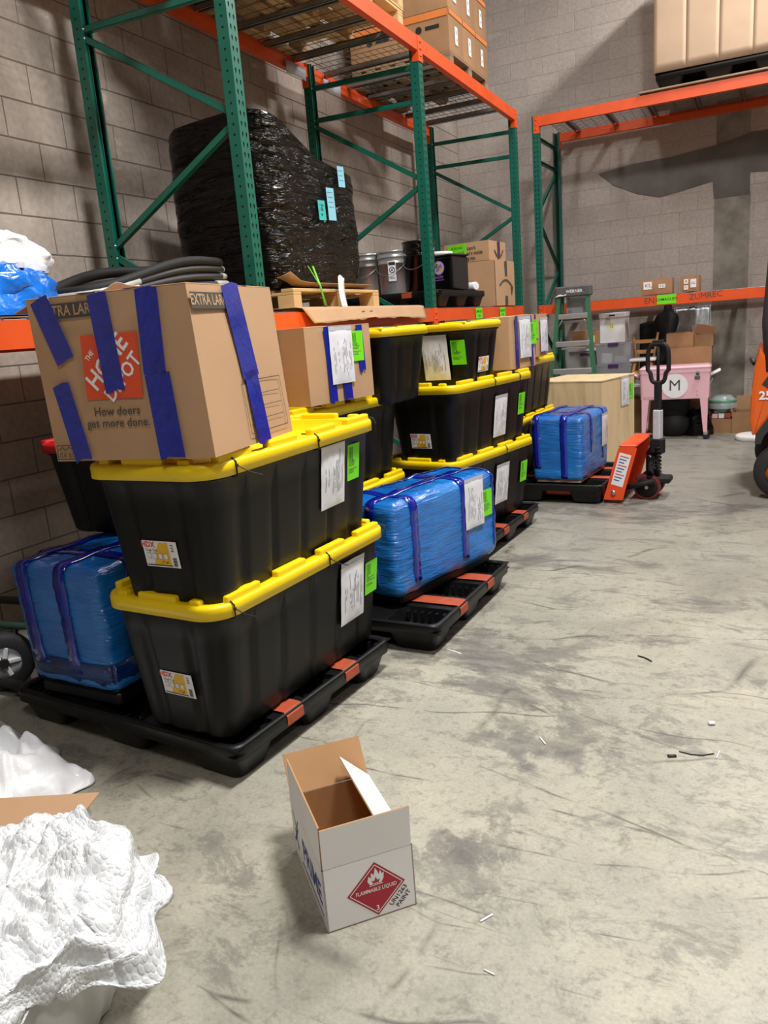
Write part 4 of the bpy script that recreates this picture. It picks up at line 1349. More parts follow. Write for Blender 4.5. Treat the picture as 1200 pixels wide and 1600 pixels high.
u0, v0, u1, v1 = 0.225, 0.035, 0.49, 0.20
d.line([(u0, v0), (u1, v0), (u1, v1), (u0, v1), (u0, v0)], 0.003, 'print_grey')
for v in (0.075, 0.115, 0.155): d.line([(u0 + 0.02, v), (u1 - 0.02, v)], 0.0022, 'print_grey')
d.put('address_panel', t, rf, 'ruled address panel')
TB = 'dark blue tape'
for a in ((0.012, 0.492, 0.085, 0.305, 0.068), (0.055, 0.235, 0.11, 0.0, 0.062), (0.222, 0.492, 0.252, 0.205, 0.068), (0.392, 0.492, 0.395, 0.25, 0.075), (0.402, 0.25, 0.428, 0.0, 0.085)):
    strip(t, 'tape_strip', 'tape_blue', nf @ T(0, 0, 0.0018), torn(*a, rndt), 0.0012, TB)
for a in ((0.262, 0.496, 0.29, 0.21, 0.105), (0.29, 0.23, 0.298, 0.0, 0.085)):
    strip(t, 'tape_strip', 'tape_blue', rf @ T(0, 0, 0.0018), torn(*a, rndt), 0.0012, TB)
tf = frame((-L / 2 + ln[0], -W_ / 2 + ln[1], H_ + 0.0045), (1, 0, 0), (0, 1, 0))
for a in ((0.222, 0.0, 0.222, 0.2, 0.068), (0.39, 0, 0.39, 0.25, 0.075), (0.40, 0.31, 0.566, 0.31, 0.105)):
    strip(t, 'tape_strip', 'tape_blue', tf, torn(*a, rndt), 0.0012, TB)
fp = MB(); fp.bbox(-0.085, 0.0, 0, 0.42, -0.002, 0.002, 0.001)
part('side_flap', fp, 'carton', t, T(-L / 2 + ln[0], -W_ / 2 + ln[1] + 0.03, H_ - 0.004) @ Matrix.Rotation(-0.35, 4, 'Y'))

# taped carton on the second pallet
t = carton('tan carton with blue tape, white pouch and green label on second pallet stack', -1.985, 3.345, BZ + 2 * PT + 0.068, -0.17, 0.30, 0.50, 0.355, 'carton', True, None, (0, 0), 0.007)
rf = frame((0.15 + 0.0095, -0.25, 0), (0, 1, 0), (0, 0, 1))
nf = frame((-0.15, -0.25 - 0.0095, 0), (1, 0, 0), (0, 0, 1))
for a in ((0.155, 0.355, 0.165, 0.0, 0.055), (0.40, 0.355, 0.41, 0.13, 0.05), (0.27, 0.18, 0.28, 0.0, 0.065)):
    strip(t, 'tape_strip', 'tape_blue', rf, torn(*a, rndt), 0.0012, TB)
strip(t, 'tape_strip', 'tape_blue', nf, torn(0.10, 0.355, 0.11, 0.0, 0.085, rndt), 0.0012, TB)
pouch(t, rf @ T(0.245, 0.21, 0.002), 3)
green(t, rf @ T(0.375, 0.255, 0.003), 1)
# carton on the third pallet stack and one beyond
t = carton('tan carton with blue tape bands behind the topmost tote of third pallet', -1.60, 5.17, BZ + 2 * PT + 0.07, -0.16, 0.30, 0.40, 0.335, 'carton', True, None, (0, 0), 0.008)
rf = frame((0.15 + 0.0105, -0.20, 0), (0, 1, 0), (0, 0, 1))
for a in ((0.09, 0.335, 0.10, 0.0, 0.045), (0.31, 0.335, 0.33, 0.0, 0.04)):
    strip(t, 'tape_strip', 'tape_blue', rf, torn(*a, rndt), 0.0012, TB)
pouch(t, rf @ T(0.215, 0.19, 0.002), 0); green(t, rf @ T(0.352, 0.22, 0.003), 2)
E2Z = 0.171
tote(BIG, 'black tote with yellow lid, bottom of the far stack left of the blue jack package', -1.96, 6.42, E2Z, -0.05)
tote(BIG, 'black tote with yellow lid, upper of the far stack left of the blue jack package', -1.95, 6.43, E2Z + PT, -0.05)
t = carton('small tan carton with green label beside the step ladder, farthest stacked one', -1.78, 6.27, E2Z + 2 * PT + 0.068, -0.08, 0.30, 0.42, 0.33, 'carton', True, None, (0, 0), 0.008)
rf = frame((0.15 + 0.0105, -0.21, 0), (0, 1, 0), (0, 0, 1))
strip(t, 'tape_strip', 'tape_blue', rf, torn(0.10, 0.33, 0.07, 0.02, 0.045, rndt), 0.0012, TB)
pouch(t, rf @ T(0.30, 0.16, 0.002), 1); green(t, rf @ T(0.12, 0.22, 0.003), 0)

# ------------------------------------------------------------------ things on the long rack
DK = ZLO + 0.012     # top of the lower wire decks
# first bay: white bag, blue bag, paper, stacked tube hoops
def crumple_blob(name, label, cat, loc, rx, ry, rz_, hgt, m, seed, amp=0.18, n=40, k=22, flat=0.0, rot=0.0, power=0.5):
    mb = MB()
    def fn(u, v):
        a = 2 * PI * u
        t = v
        r = math.cos(t * PI / 2) ** power if t < 1 else 0.0
        z = math.sin(t * PI / 2) ** 0.8 * hgt
        p = Vector((math.cos(a) * r, math.sin(a) * r, t))
        f = 1 + amp * (nz(p, 2.2, seed) + 0.6 * nz(p, 5, seed) + 0.35 * abs(nz(p, 11, seed)))
        return (math.cos(a) * r * rx * f, math.sin(a) * r * ry * f, max(0.0, z * (1 + amp * 0.9 * nz(p, 3.1, seed + 5)) + hgt * 0.12 * nz(p, 7, seed) * (1 if t > 0.05 else 0)))
    mb.grid(n, k, fn, 0, True)
    me = mb.mesh(name, m)
    bm = bmesh.new(); bm.from_mesh(me); bmesh.ops.remove_doubles(bm, verts=bm.verts, dist=0.0008); bm.to_mesh(me); bm.free()
    o = link(name, me)
    o.location = loc; o.rotation_euler = (0, 0, rot)
    return tag(o, label, cat)
mb = MB(); mb.grid(20, 24, lambda u, v: (-0.46 + 0.92 * u, -0.75 + 2.1 * v, 0.003 + 0.006 * nz((u * 4, v * 5, 0), 1, 2) * min(1, u * 8, (1 - u) * 8)), 0, True)
o = part('cardboard_sheet', mb, 'carton_dark', None, T(-3.03, 1.95, DK), None, 0.004)  # liner added to keep lamp light off the wall under the shelf
tag(o, 'added brown cardboard sheet under the blue and white bags, shading the wall below', 'cardboard')
crumple_blob('plastic_bag', 'crumpled blue plastic bag on the lower shelf beneath a white one', 'bag', (-2.86, 2.20, DK + 0.012), 0.27, 0.32, 0, 0.20, 'bag_blue', 2.0, 0.16, 56, 30, power=0.35)
crumple_blob('plastic_bag', 'crumpled white plastic bag lying on top of the blue one', 'bag', (-2.93, 2.20, DK + 0.20), 0.24, 0.36, 0, 0.165, 'bag_white', 5.0, 0.16, 56, 30, power=0.35)
mb = MB()
mb.grid(12, 8, lambda u, v: ((u - 0.5) * 0.24, (v - 0.5) * 0.16, 0.05 + 0.05 * math.sin(u * 2.4) * (1 - v) + 0.02 * nz((u * 4, v * 4, 0), 1, 3)), 0, True)
o = part('paper_sheet', mb, 'paper', None, T(-2.60, 2.66, DK + 0.03) @ RZ(0.9), None, 0.001)
tag(o, 'white paper sheet between the blue bag and the stacked hoops', 'paper')
for k in range(5):
    pts = []
    A, B = 0.29 - 0.008 * k, 0.56 - 0.008 * k
    for i in range(56):
        a = 2 * PI * i / 56
        c_, s_ = math.cos(a), math.sin(a)
        yy = B * math.copysign(abs(s_) ** 0.8, s_)
        f = (yy / B + 1) / 2
        pts.append((A * math.copysign(abs(c_) ** 0.7, c_), yy, f * 0.085 + 0.035 * k * (0.55 + 0.6 * f) + 0.045 * math.sin(f * PI) ** 2 * (k + 1) / 5))
    t = thing('tube_hoop', 'dark rubber covered tube hoop, ' + ['lowest', 'second from bottom', 'middle one', 'second from top', 'topmost'][k] + ' of the stack beside the green upright', 'hoop', (-2.83, 3.08 + 0.006 * k, DK + 0.034), 0.015 * k - 0.03, 'stacked tube hoops')
    mb = MB(); mb.tube(pts, 0.017 if k < 4 else 0.024, 8, 0, True)
    part('tube', mb, 'tube_dark' if k < 4 else 'black_matte', t)
    if k < 4:
        for (i0, i1) in ((2 + 2 * k, 9 + k), (44 - 3 * k, 53)):
            mb = MB(); mb.tube([(p[0] * 1.014, p[1] * 1.006, p[2] + 0.003) for p in pts[i0:i1]], 0.017, 8)
            part('sleeve', mb, 'tube_grey', t, None, 'pale grey sleeve')
# second bay: wooden pallet with a black wrapped machine
wood_pallet('pale wooden pallet under the tall black wrapped load', -3.06, 4.72, DK, PI / 2, 1.18, 0.98)
cz = DK + 0.137
mb = MB(); mb.grid(14, 10, lambda u, v: (-0.47 + 0.96 * u, -0.6 + 1.1 * v, 0.003 + (0.06 * (1 - v / 0.12) if v < 0.12 else 0) + (0.03 * ((u - 0.9) / 0.1) if u > 0.9 else 0)), 0, True)
o = part('cardboard_sheet', mb, 'carton_dark', None, T(-3.06, 4.72, cz), None, 0.004)
tag(o, 'brown cardboard sheet between wooden pallet and black wrapped load', 'cardboard')
t = thing('wrapped_load', 'tall load in glossy black stretch film on a wooden pallet', 'wrapped load', (-3.0, 4.64, cz + 0.008))
mb = MB()
def load_ring(s, n=72):
    z = s
    pts = []
    for i in range(n):
        a = 2 * PI * i / n
        c_, q_ = math.cos(a), math.sin(a)
        x = 0.385 * math.copysign(abs(c_) ** 0.3, c_); y = 0.58 * math.copysign(abs(q_) ** 0.3, q_)
        top = 0.985 - 0.17 * min(1, max(0, (y + 0.48) / 0.42)) ** 1.3 - 0.10 * max(0, y + 0.06) + 0.02 * math.sin(x * 5 + 1) - 0.35 * max(0, -x - 0.26) - 0.25 * max(0, x - 0.33)
        zz = z * top
        k = 1 + 0.03 * math.sin(z * 3.1) + 0.02 * nz((x * 3, y * 3, z * 6), 1, 1) + 0.014 * nz((x * 4, y * 4, z * 22), 1, 4) + 0.010 * abs(nz((x * 3, y * 3, z * 38 + x * 4 + y * 3), 1, 8))
        if z < 0.15: k *= 0.94 + 0.4 * z
        pts.append((x * k, y * k, zz))
    return pts
rings = [load_ring(i / 60, 110) for i in range(61)]
last = rings[-1]
for q in (0.92, 0.75, 0.5, 0.2):
    rings.append([(x * q, y * q, z + 0.012 * (1 - q) + 0.02 * nz((x * 5, y * 5, q), 1, 2)) for x, y, z in last])
mb.loft(rings, 0, True)
part('film_body', mb, 'film_black', t)
mat('label_cyan2', srgb(60, 190, 190), 0.5, var=0.05)
mat('label_sky', srgb(140, 206, 232), 0.5, var=0.05)
for y, z, w, h, m, n in ((0.20, 0.72, 0.09, 0.13, 'label_sky', 3), (0.03, 0.53, 0.10, 0.20, 'label_sky', 4), (-0.10, 0.48, 0.09, 0.12, 'label_cyan2', 2)):
    d = Decal(); d.rect(-w / 2, -h / 2, w / 2, h / 2, m, th=0.001); d.up()
    for k in range(n): d.rect(-w / 2 + 0.012, h / 2 - 0.03 - k * 0.03, w / 2 - 0.02, h / 2 - 0.026 - k * 0.03, 'ink_soft')
    if n == 2: d.text('6 IN', 0, 0, 0.04, 'ink', rot=1.4, bold=0.01)
    d.put('sticky_label', t, T(0.415, y + 0.06, z) @ frame((0, 0, 0), (0, 1, 0.05), (0, 0, 1)), 'blue sticky label')
for y in (-0.26, -0.2):
    mb = MB(); mb.tube([(0.40, y, 0.13), (0.46, y + 0.03 * (1 if y < -0.22 else -1), 0.0), (0.49, y + 0.04 * (1 if y < -0.22 else -1), -0.12)], 0.008, 6, flat=0.4)
    part('strap', mb, 'strap_green', t, None, 'bright green strap end')
mb = MB(); mb.grid(4, 8, lambda u, v: (0.0 + 0.04 * v * v, (u - 0.5) * 0.10 + 0.06 * (1 - v), v * -0.21 + 0.01 * math.sin(u * 5)), 0, True)
o = part('paper_sheet', mb, 'paper', None, T(-2.525, 4.62, cz + 0.075) @ RZ(0.1), None, 0.001)
tag(o, 'white paper hanging down in front of the wooden pallet', 'paper')
# torn cardboard hung over the front beam
mb = MB()
def cb(u, v):
    y = 4.03 + 1.95 * u + 0.10 * v * (1 - 2 * u)
    edge = 0.012 * nz((u * 30, 0, 0), 1, 2) + 0.02 * nz((u * 8, 0, 0), 1, 5)
    if v < 0.35:
        t_ = v / 0.35
        return (-2.68 + 0.18 * t_, y, DK + 0.018)
    t_ = (v - 0.35) / 0.65
    return (-2.50 + 0.05 * t_ + 0.014, y, DK + 0.018 - 0.11 * t_ + (edge if v > 0.9 else 0) + 0.02 * math.sin(u * 3) * t_)
mb.grid(40, 10, cb, 0, True)
t = thing('cardboard_sheet', 'long torn tan cardboard strip bent over the front shelf beam', 'cardboard', (-2.5, 5.0, DK))
part('sheet', mb, 'carton', t, T(2.5, -5.0, -DK), None, 0.004)
d = Decal(); 
for k, (u, s_) in enumerate(((0.0, 0.055), (0.12, 0.06))):
    d.rect(u, 0.0, u + 0.05, 0.03, 'print_grey', rot=0.1); d.up(); d.rect(u + 0.012, 0.008, u + 0.035, 0.02, 'carton'); d.z -= d.e
d.put('print', t, frame((0.047, -0.2, -0.045), (0, 1, 0), (-0.35, 0, 1)), 'dark printed marks')
# third bay: black plastic pallet with pails
plastic_pallet('black plastic pallet on the lower rack shelf carrying the pails', -3.00, 6.97, DK, PI / 2, True)
pz = DK + 0.15
def pail(label, x, y, z, r, h, m, lid=None, rz=0.0, group='pails on the rack'):
    t = thing('pail', label, 'pail', (x, y, z), rz, group)
    mb = MB()
    prof = [(r * 0.88, 0), (r * 0.9, 0.006), (r * 0.955, h * 0.7), (r * 0.975, h * 0.7), (r * 0.975, h * 0.73), (r * 0.96, h * 0.735), (r * 0.97, h * 0.84), (r * 1.0, h * 0.845), (r * 1.0, h * 0.875), (r * 0.98, h * 0.88), (r * 0.99, h * 0.96), (r * 1.03, h * 0.965), (r * 1.03, h), (r * 0.97, h), (r * 0.95, h * 0.985), (0.01, h * 0.985)]
    mb.lathe(prof, 28)
    part('body', mb, m, t)
    if lid:
        mb = MB(); mb.lathe([(r * 1.045, -0.02), (r * 1.045, 0.012), (r * 1.0, 0.016), (r * 0.95, 0.006), (0.01, 0.006)], 28)
        part('lid', mb, lid, t, T(0, 0, h))
    mb = MB()
    pts = [(1.05 * r * math.cos(a), -1.0 * r * math.sin(a) * 0.2 - r * 0.98 * math.sin(a), h * 0.86 - h * 0.42 * math.sin(a)) for a in [PI * i / 14 for i in range(15)]]
    mb.tube(pts, 0.003, 5)
    part('bail_handle', mb, 'steel', t)
    return t
pail('light grey steel pail, left of the pair beside the black wrapped load', -3.30, 6.62, pz, 0.15, 0.37, 'pail_grey')
t = pail('light grey steel pail with black warning label beside the black drum', -3.02, 6.60, pz, 0.15, 0.37, 'pail_grey')
d = Decal(); d.rect(-0.035, -0.09, 0.035, 0.08, 'paper'); d.up(); d.rect(-0.03, 0.045, 0.03, 0.072, 'ink'); d.disc(0, 0.005, 0.026, 'ink', 18); d.up(); d.disc(0, 0.005, 0.019, 'paper', 18); d.up(); d.line([(-0.016, -0.008), (0.016, 0.02)], 0.005, 'ink'); d.line([(-0.006, 0.012), (0.004, -0.004)], 0.008, 'ink'); d.z -= 2 * d.e
d.rect(-0.026, -0.07, 0.026, -0.066, 'ink'); d.rect(-0.026, -0.06, 0.02, -0.056, 'ink')
d.put('warning_label', t, RZ(0.36) @ T(-0.01, -0.149, 0.2) @ FN, 'white warning label with black pictogram')
pail('tall glossy black drum behind the second green upright', -2.78, 6.62, pz, 0.145, 0.43, 'black_gloss')
pail('white lidded pail behind the black square can', -2.85, 7.25, pz, 0.14, 0.36, 'white_plastic', 'white_plastic')
t = thing('square_can', 'black square can with a round purple emblem beside the rack cartons', 'can', (-2.655, 6.99, pz), -0.25)
mb = MB(); mb.bbox(-0.14, 0.14, -0.14, 0.14, 0, 0.30, 0.02, seg=2)
part('body', mb, 'black_gloss', t)
mb = MB(); mb.bbox(-0.144, 0.144, -0.144, 0.144, 0.30, 0.318, 0.006)
part('lid', mb, 'black_matte', t)
d = Decal(); d.disc(0, 0.055, 0.062, 'logo_purple', 28); d.up(); d.disc(0, 0.055, 0.054, 'paper_grey', 28); d.up()
d.poly([(-0.04, 0.03), (-0.01, 0.02), (0.02, 0.055), (0.04, 0.05), (0.03, 0.09), (-0.005, 0.075)], 'logo_purple'); d.poly([(-0.045, 0.06), (-0.02, 0.05), (-0.005, 0.09), (-0.03, 0.1)], 'logo_green'); d.poly([(0.01, 0.015), (0.04, 0.03), (0.03, 0.05), (0.005, 0.04)], 'label_yellow')
d.text('HOPE', 0, -0.028, 0.035, 'logo_purple', bold=0.01); d.rect(-0.055, -0.055, 0.055, -0.05, 'logo_purple')
d.put('emblem', t, T(0.0, -0.1415, 0.15) @ FN, 'round purple emblem with lettering')
mb = MB(); mb.lathe([(0.035, -0.07), (0.04, -0.06), (0.04, 0.06), (0.035, 0.07)], 16, mx=Matrix.Rotation(PI / 2, 4, 'X') @ RZ(0))
o = part('paper_roll', mb, 'paper', None, T(-2.60, 7.47, pz + 0.042) @ RZ(1.1)); tag(o, 'small crumpled white roll on the black rack pallet', 'roll')
# cartons at the rack's far end
t = carton('large tan shipping carton with a dark curved arrow at rack end', -2.76, 8.28, DK, -0.05, 0.52, 0.62, 0.46, 'carton', False, None, (0, 0), 0.007)
rf = frame((0.26 + 0.0085, -0.31, 0), (0, 1, 0), (0, 0, 1))
d = Decal(); d.rect(0.30, 0.30, 0.37, 0.455, 'print_grey'); d.rect(0.30, 0.005, 0.37, 0.10, 'print_grey')
pts = [(0.13 + 0.4 * i / 16, 0.175 + 0.085 * math.sin(PI * (0.1 + 0.85 * i / 16))) for i in range(17)]
d.line(pts, 0.024, 'print_grey'); d.poly([(0.55, 0.19), (0.50, 0.10), (0.47, 0.19)], 'print_grey')
d.put('print', t, rf, 'dark curved arrow print')
strip(t, 'tape_strip', 'tan_film', rf, torn(0.03, 0.46, 0.03, 0.0, 0.05, rndt), 0.001, 'shiny clear tape')
t = carton('tan carton with printed slogan and green note atop the arrow carton', -2.80, 8.22, DK + 0.463, -0.05, 0.50, 0.50, 0.19, 'carton', True, None, (0, 0), 0.006)
nf = frame((-0.25, -0.25 - 0.0085, 0), (1, 0, 0), (0, 0, 1))
d = Decal()
d.text("You can't", 0.26, 0.135, 0.052, 'ink', bold=0.012); d.text("guess what's inside", 0.27, 0.085, 0.048, 'ink', bold=0.012, sx=0.9); d.text('by shaking me.', 0.23, 0.035, 0.048, 'ink', bold=0.012, sx=0.9)
d.put('slogan', t, nf, 'black printed slogan')
note(t, 'paper_note', nf @ T(0.15, 0.125, 0.002) @ RZ(0.05), 0.21, 0.12, 'label_green', [('Adonai', 0, 0.025, 0.045), ('Devoted', 0, -0.028, 0.045)], 'lime green note with handwriting')
rf = frame((0.25 + 0.0085, -0.25, 0), (0, 1, 0), (0, 0, 1))
strip(t, 'tape_strip', 'purple', rf, torn(0.27, 0.19, 0.27, 0.02, 0.07, rndt), 0.001, 'purple blue tape')
d = Decal(); d.line([(0.14, 0.10), (0.2, 0.055), (0.27, 0.03), (0.34, 0.055), (0.40, 0.11)], 0.02, 'print_grey'); d.put('print', t, rf @ T(0, 0, 0.0015), 'dark curved arrow print')
# upper level loads of the long rack
UZ = ZHI + 0.012
def stacked_load(label_p, label_c, x, y, z, nx, ny, nz_, cw, cd, ch, wm='wood_grey'):
    wood_pallet(label_p, x, y, z, PI / 2, ny * cd, nx * cw, wm)
    for k in range(nz_):
        for i in range(nx):
            for j in range(ny):
                t = carton(label_c % ('lower' if k == 0 else 'upper', ['nearest', 'middle', 'farthest'][j], 'aisle' if i else 'wall'), x + (i - (nx - 1) / 2) * cw, y + (j - (ny - 1) / 2) * cd, z + 0.137 + k * (ch + 0.004), 0.0, cw - 0.004, cd - 0.004, ch, 'carton_dark', False, 'film wrapped cartons on the upper shelf', (0, 0), 0.003)
                if i == nx - 1:
                    rf = frame(((cw - 0.004) / 2 + 0.004, -cd / 2, 0), (0, 1, 0), (0, 0, 1))
                    strip(t, 'orange_band', 'orange_band', rf, [(0.01, ch - 0.045), (cd - 0.012, ch - 0.045), (cd - 0.012, ch - 0.004), (0.01, ch - 0.004)], 0.002, 'orange printed band')
                    note(t, 'carton_label', rf @ T(cd * 0.5, ch * 0.45, 0.002), 0.07, 0.15, 'paper', [('A' , 0, 0.03, 0.05), ('14', 0, -0.03, 0.04)], 'white label')
                if j == 0:
                    nf = frame((-cw / 2, -(cd - 0.004) / 2 - 0.004, 0), (1, 0, 0), (0, 0, 1))
                    strip(t, 'orange_band', 'orange_band', nf, [(0.01, ch - 0.06), (cw - 0.012, ch - 0.06), (cw - 0.012, ch - 0.004), (0.01, ch - 0.004)], 0.002, 'orange printed band')
                    d = Decal(); d.disc(cw * 0.42, ch * 0.62, 0.03, 'ink', 18); d.rect(cw * 0.55, ch * 0.58, cw * 0.82, ch * 0.67, 'ink'); d.put('print', t, nf @ T(0, 0, 0.001), 'dark round printed mark')
stacked_load('grey wooden pallet under the film wrapped cartons on the upper shelf', 'wrapped brown carton, %s layer, %s on the %s side of upper shelf', -3.06, 7.66, UZ, 2, 3, 2, 0.49, 0.36, 0.34)
wood_pallet('pale wooden pallet beside the wrapped cartons on the upper shelf, lowest of its stack', -3.05, 6.0 - 0.5, UZ, PI / 2, 1.16, 0.98)
wood_pallet('pale wooden pallet lying on another on the upper shelf', -3.05, 6.02 - 0.5, UZ + 0.14, PI / 2, 1.16, 0.98)
t = carton('big brown carton on the stacked pallets of the upper shelf', -3.05, 5.52, UZ + 0.28, 0.02, 0.9, 1.0, 0.6, 'carton_dark', True)
wood_pallet('grey wooden pallet on the upper shelf above the black wrapped load', -3.05, 4.30, UZ, PI / 2, 1.05, 0.98, 'wood_grey', 9)
t = carton('wide brown carton on the grey pallet above the black wrapped load', -3.05, 4.30, UZ + 0.138, 0.02, 0.92, 0.98, 0.7, 'carton_dark', True)

# ------------------------------------------------------------------ plywood crate
t = thing('plywood_crate', 'plain plywood crate behind the blue package at the pallet jack', 'crate', (-1.53, 7.46, 0.0), -0.258)
cw, cd, ch = 0.70, 0.72, 0.76
z0 = 0.10
for nm, b in (('side_panel', (-cw / 2, cw / 2, -cd / 2, -cd / 2 + 0.012, z0, z0 + ch)), ('side_panel', (-cw / 2, cw / 2, cd / 2 - 0.012, cd / 2, z0, z0 + ch)), ('side_panel', (cw / 2 - 0.012, cw / 2, -cd / 2 + 0.013, cd / 2 - 0.013, z0, z0 + ch)),
              ('side_panel', (-cw / 2, -cw / 2 + 0.012, -cd / 2 + 0.013, cd / 2 - 0.013, z0, z0 + ch)), ('lid_panel', (-cw / 2 - 0.004, cw / 2 + 0.004, -cd / 2 - 0.004, cd / 2 + 0.004, z0 + ch, z0 + ch + 0.014)), ('base_panel', (-cw / 2, cw / 2, -cd / 2, cd / 2, z0 - 0.014, z0))):
    mb = MB(); mb.bbox(*b, 0.002)
    part(nm, mb, 'plywood', t)
for y in (-0.28, 0, 0.28):
    mb = MB(); mb.bbox(-cw / 2, cw / 2, y - 0.045, y + 0.045, 0, z0 - 0.014, 0.004)
    part('skid', mb, 'black_matte', t)
rf = frame((cw / 2 + 0.002, -cd / 2, z0), (0, 1, 0), (0, 0, 1))
pouch(t, rf @ T(0.50, 0.62, 0), 2); green(t, rf @ T(0.64, 0.62, 0.001), 1)

# ------------------------------------------------------------------ pallet jack (forks towards -x, handle at +x)
t = thing('pallet_jack', 'orange pallet jack with black handle lifting the far pallet', 'pallet jack', (-1.055, 6.32, 0.0), -0.06)
for y in (-0.187, 0.187):
    mb = MB()
    mb.bbox(-1.15, 0.0, y - 0.07, y + 0.07, 0.045, 0.095, 0.012)
    fk = part('fork', mb, 'jack_orange', t)
    mb = MB(); mb.lathe([(0.034, -0.045), (0.036, -0.04), (0.036, 0.04), (0.034, 0.045)], 16, mx=T(-0.95, y, 0.037) @ Matrix.Rotation(PI / 2, 4, 'X'))
    part('load_roller', mb, 'wheel_red', fk)
# slanted chassis: foot plate, sloping cheeks, top
mb = MB()
prof = [(-0.02, 0.03), (0.13, 0.03), (0.145, 0.10), (0.235, 0.43), (0.215, 0.455), (0.115, 0.455), (0.095, 0.43)]
mb.prism(prof, -0.30, -0.285, 0, Matrix.Rotation(PI / 2, 4, 'X'))
mb.prism(prof, 0.285, 0.30, 0, Matrix.Rotation(PI / 2, 4, 'X'))
part('chassis', mb, 'jack_orange', t)['kind'] = 'stuff'
mb = MB()
mb.hexa([(-0.02, -0.30, 0.03), (-0.005, -0.30, 0.03), (-0.005, 0.30, 0.03), (-0.02, 0.30, 0.03), (0.10, -0.26, 0.44), (0.115, -0.26, 0.44), (0.115, 0.26, 0.44), (0.10, 0.26, 0.44)])
part('front_plate', mb, 'jack_orange', t)
mb = MB(); mb.bbox(0.10, 0.235, -0.302, 0.302, 0.445, 0.465, 0.008)
part('top_plate', mb, 'jack_orange', t)
d = Decal(); d.rect(-0.045, -0.13, 0.045, 0.13, 'paper'); d.up()
for k in range(9): d.rect(-0.034, 0.10 - k * 0.024, 0.034 - 0.012 * (k % 3), 0.108 - k * 0.024, 'logo_blue' if k % 3 else 'label_red')
d.put('safety_label', t, frame((0.118, -0.3015, 0.27), (1, 0, -0.27), (0.27, 0, 1)), 'white safety label')
mb = MB(); mb.lathe([(0.02, 0), (0.02, 0.012), (0.01, 0.02), (0.0, 0.02)], 12, mx=T(0.06, -0.30, 0.09) @ Matrix.Rotation(PI / 2, 4, 'X'), cap1=False)
part('pivot_bolt', mb, 'steel', t)
mb = MB(); mb.lathe([(0.055, 0.16), (0.055, 0.36), (0.04, 0.38), (0.028, 0.40), (0.028, 0.5), (0.0, 0.5)], 20, c=(0.30, 0, 0))
part('hydraulic_pump', mb, 'black_gloss', t)
mb = MB(); mb.lathe([(0.03, 0.16), (0.032, 0.30), (0.02, 0.32)], 16, c=(0.30, -0.12, 0.04)); 
part('pump_cylinder', mb, 'black_gloss', t)
mb = MB(); pts = [(0.355 + 0.022 * math.cos(a), -0.09 + 0.022 * math.sin(a), 0.22 + 0.0045 * a) for a in [i * 0.5 for i in range(90)]]
mb.tube(pts, 0.005, 5); part('spring', mb, 'black_gloss', t)
mb = MB(); mb.bbox(0.18, 0.44, -0.075, 0.075, 0.12, 0.17, 0.012); part('axle_block', mb, 'black_matte', t)
mb = MB(); mb.tube([(0.12, -0.16, 0.10), (0.34, -0.16, 0.16)], 0.022, 8); part('push_rod', mb, 'black_matte', t)
for y in (-0.10, 0.10):
    w = link('steer_wheel', None, t, T(0.275, y, 0.10) @ Matrix.Rotation(PI / 2, 4, 'X')); w.empty_display_size = 0.05
    mb = MB(); mb.lathe([(0.084, -0.026), (0.097, -0.028), (0.1, -0.022), (0.1, 0.022), (0.097, 0.028), (0.084, 0.026)], 28, cap0=False, cap1=False); part('tread', mb, 'wheel_red', w)
    mb = MB(); mb.lathe([(0.02, -0.034), (0.03, -0.024), (0.085, -0.026), (0.085, 0.026), (0.03, 0.024), (0.02, 0.034)], 28); part('hub', mb, 'black_matte', w)
mb = MB(); mb.tube([(0.275, -0.14, 0.10), (0.275, 0.14, 0.10)], 0.014, 8); part('axle', mb, 'steel', t)
# handle, standing upright
hd = link('handle', None, t, T(0.345, -0.06, 0.36) @ RZ(1.25)); hd.empty_display_size = 0.05
mb = MB(); mb.bbox(-0.035, 0.035, -0.05, 0.05, 0.0, 0.12, 0.01); part('handle_base', mb, 'black_matte', hd)
mb = MB(); mb.bbox(-0.03, 0.03, -0.03, 0.03, 0.11, 0.34, 0.008); part('label_sleeve', mb, 'paper_grey', hd, None, 'shaft wrapped in white labels')
mb = MB(); mb.bbox(-0.02, 0.02, -0.026, 0.026, 0.30, 0.56, 0.008); part('shaft', mb, 'black_matte', hd)
mb = MB(); lp = []
for i in range(40):
    a = 2 * PI * i / 40
    c_, s_ = math.cos(a), math.sin(a)
    lp.append((0.0, 0.085 * math.copysign(abs(c_) ** 0.5, c_) * (1.0 if s_ > -0.3 else 0.75), 0.69 + 0.145 * math.copysign(abs(s_) ** 0.6, s_)))
mb.tube(lp, 0.017, 8, 0, True); part('grip_loop', mb, 'black_matte', hd)
mb = MB(); mb.tube([(0, 0, 0.53), (0, 0, 0.7), (0, 0.0, 0.83)], 0.012, 8); part('grip_rib', mb, 'black_matte', hd)
mb = MB(); mb.bbox(-0.012, 0.012, -0.045, 0.045, 0.825, 0.865, 0.006); part('release_lever', mb, 'black_matte', hd)

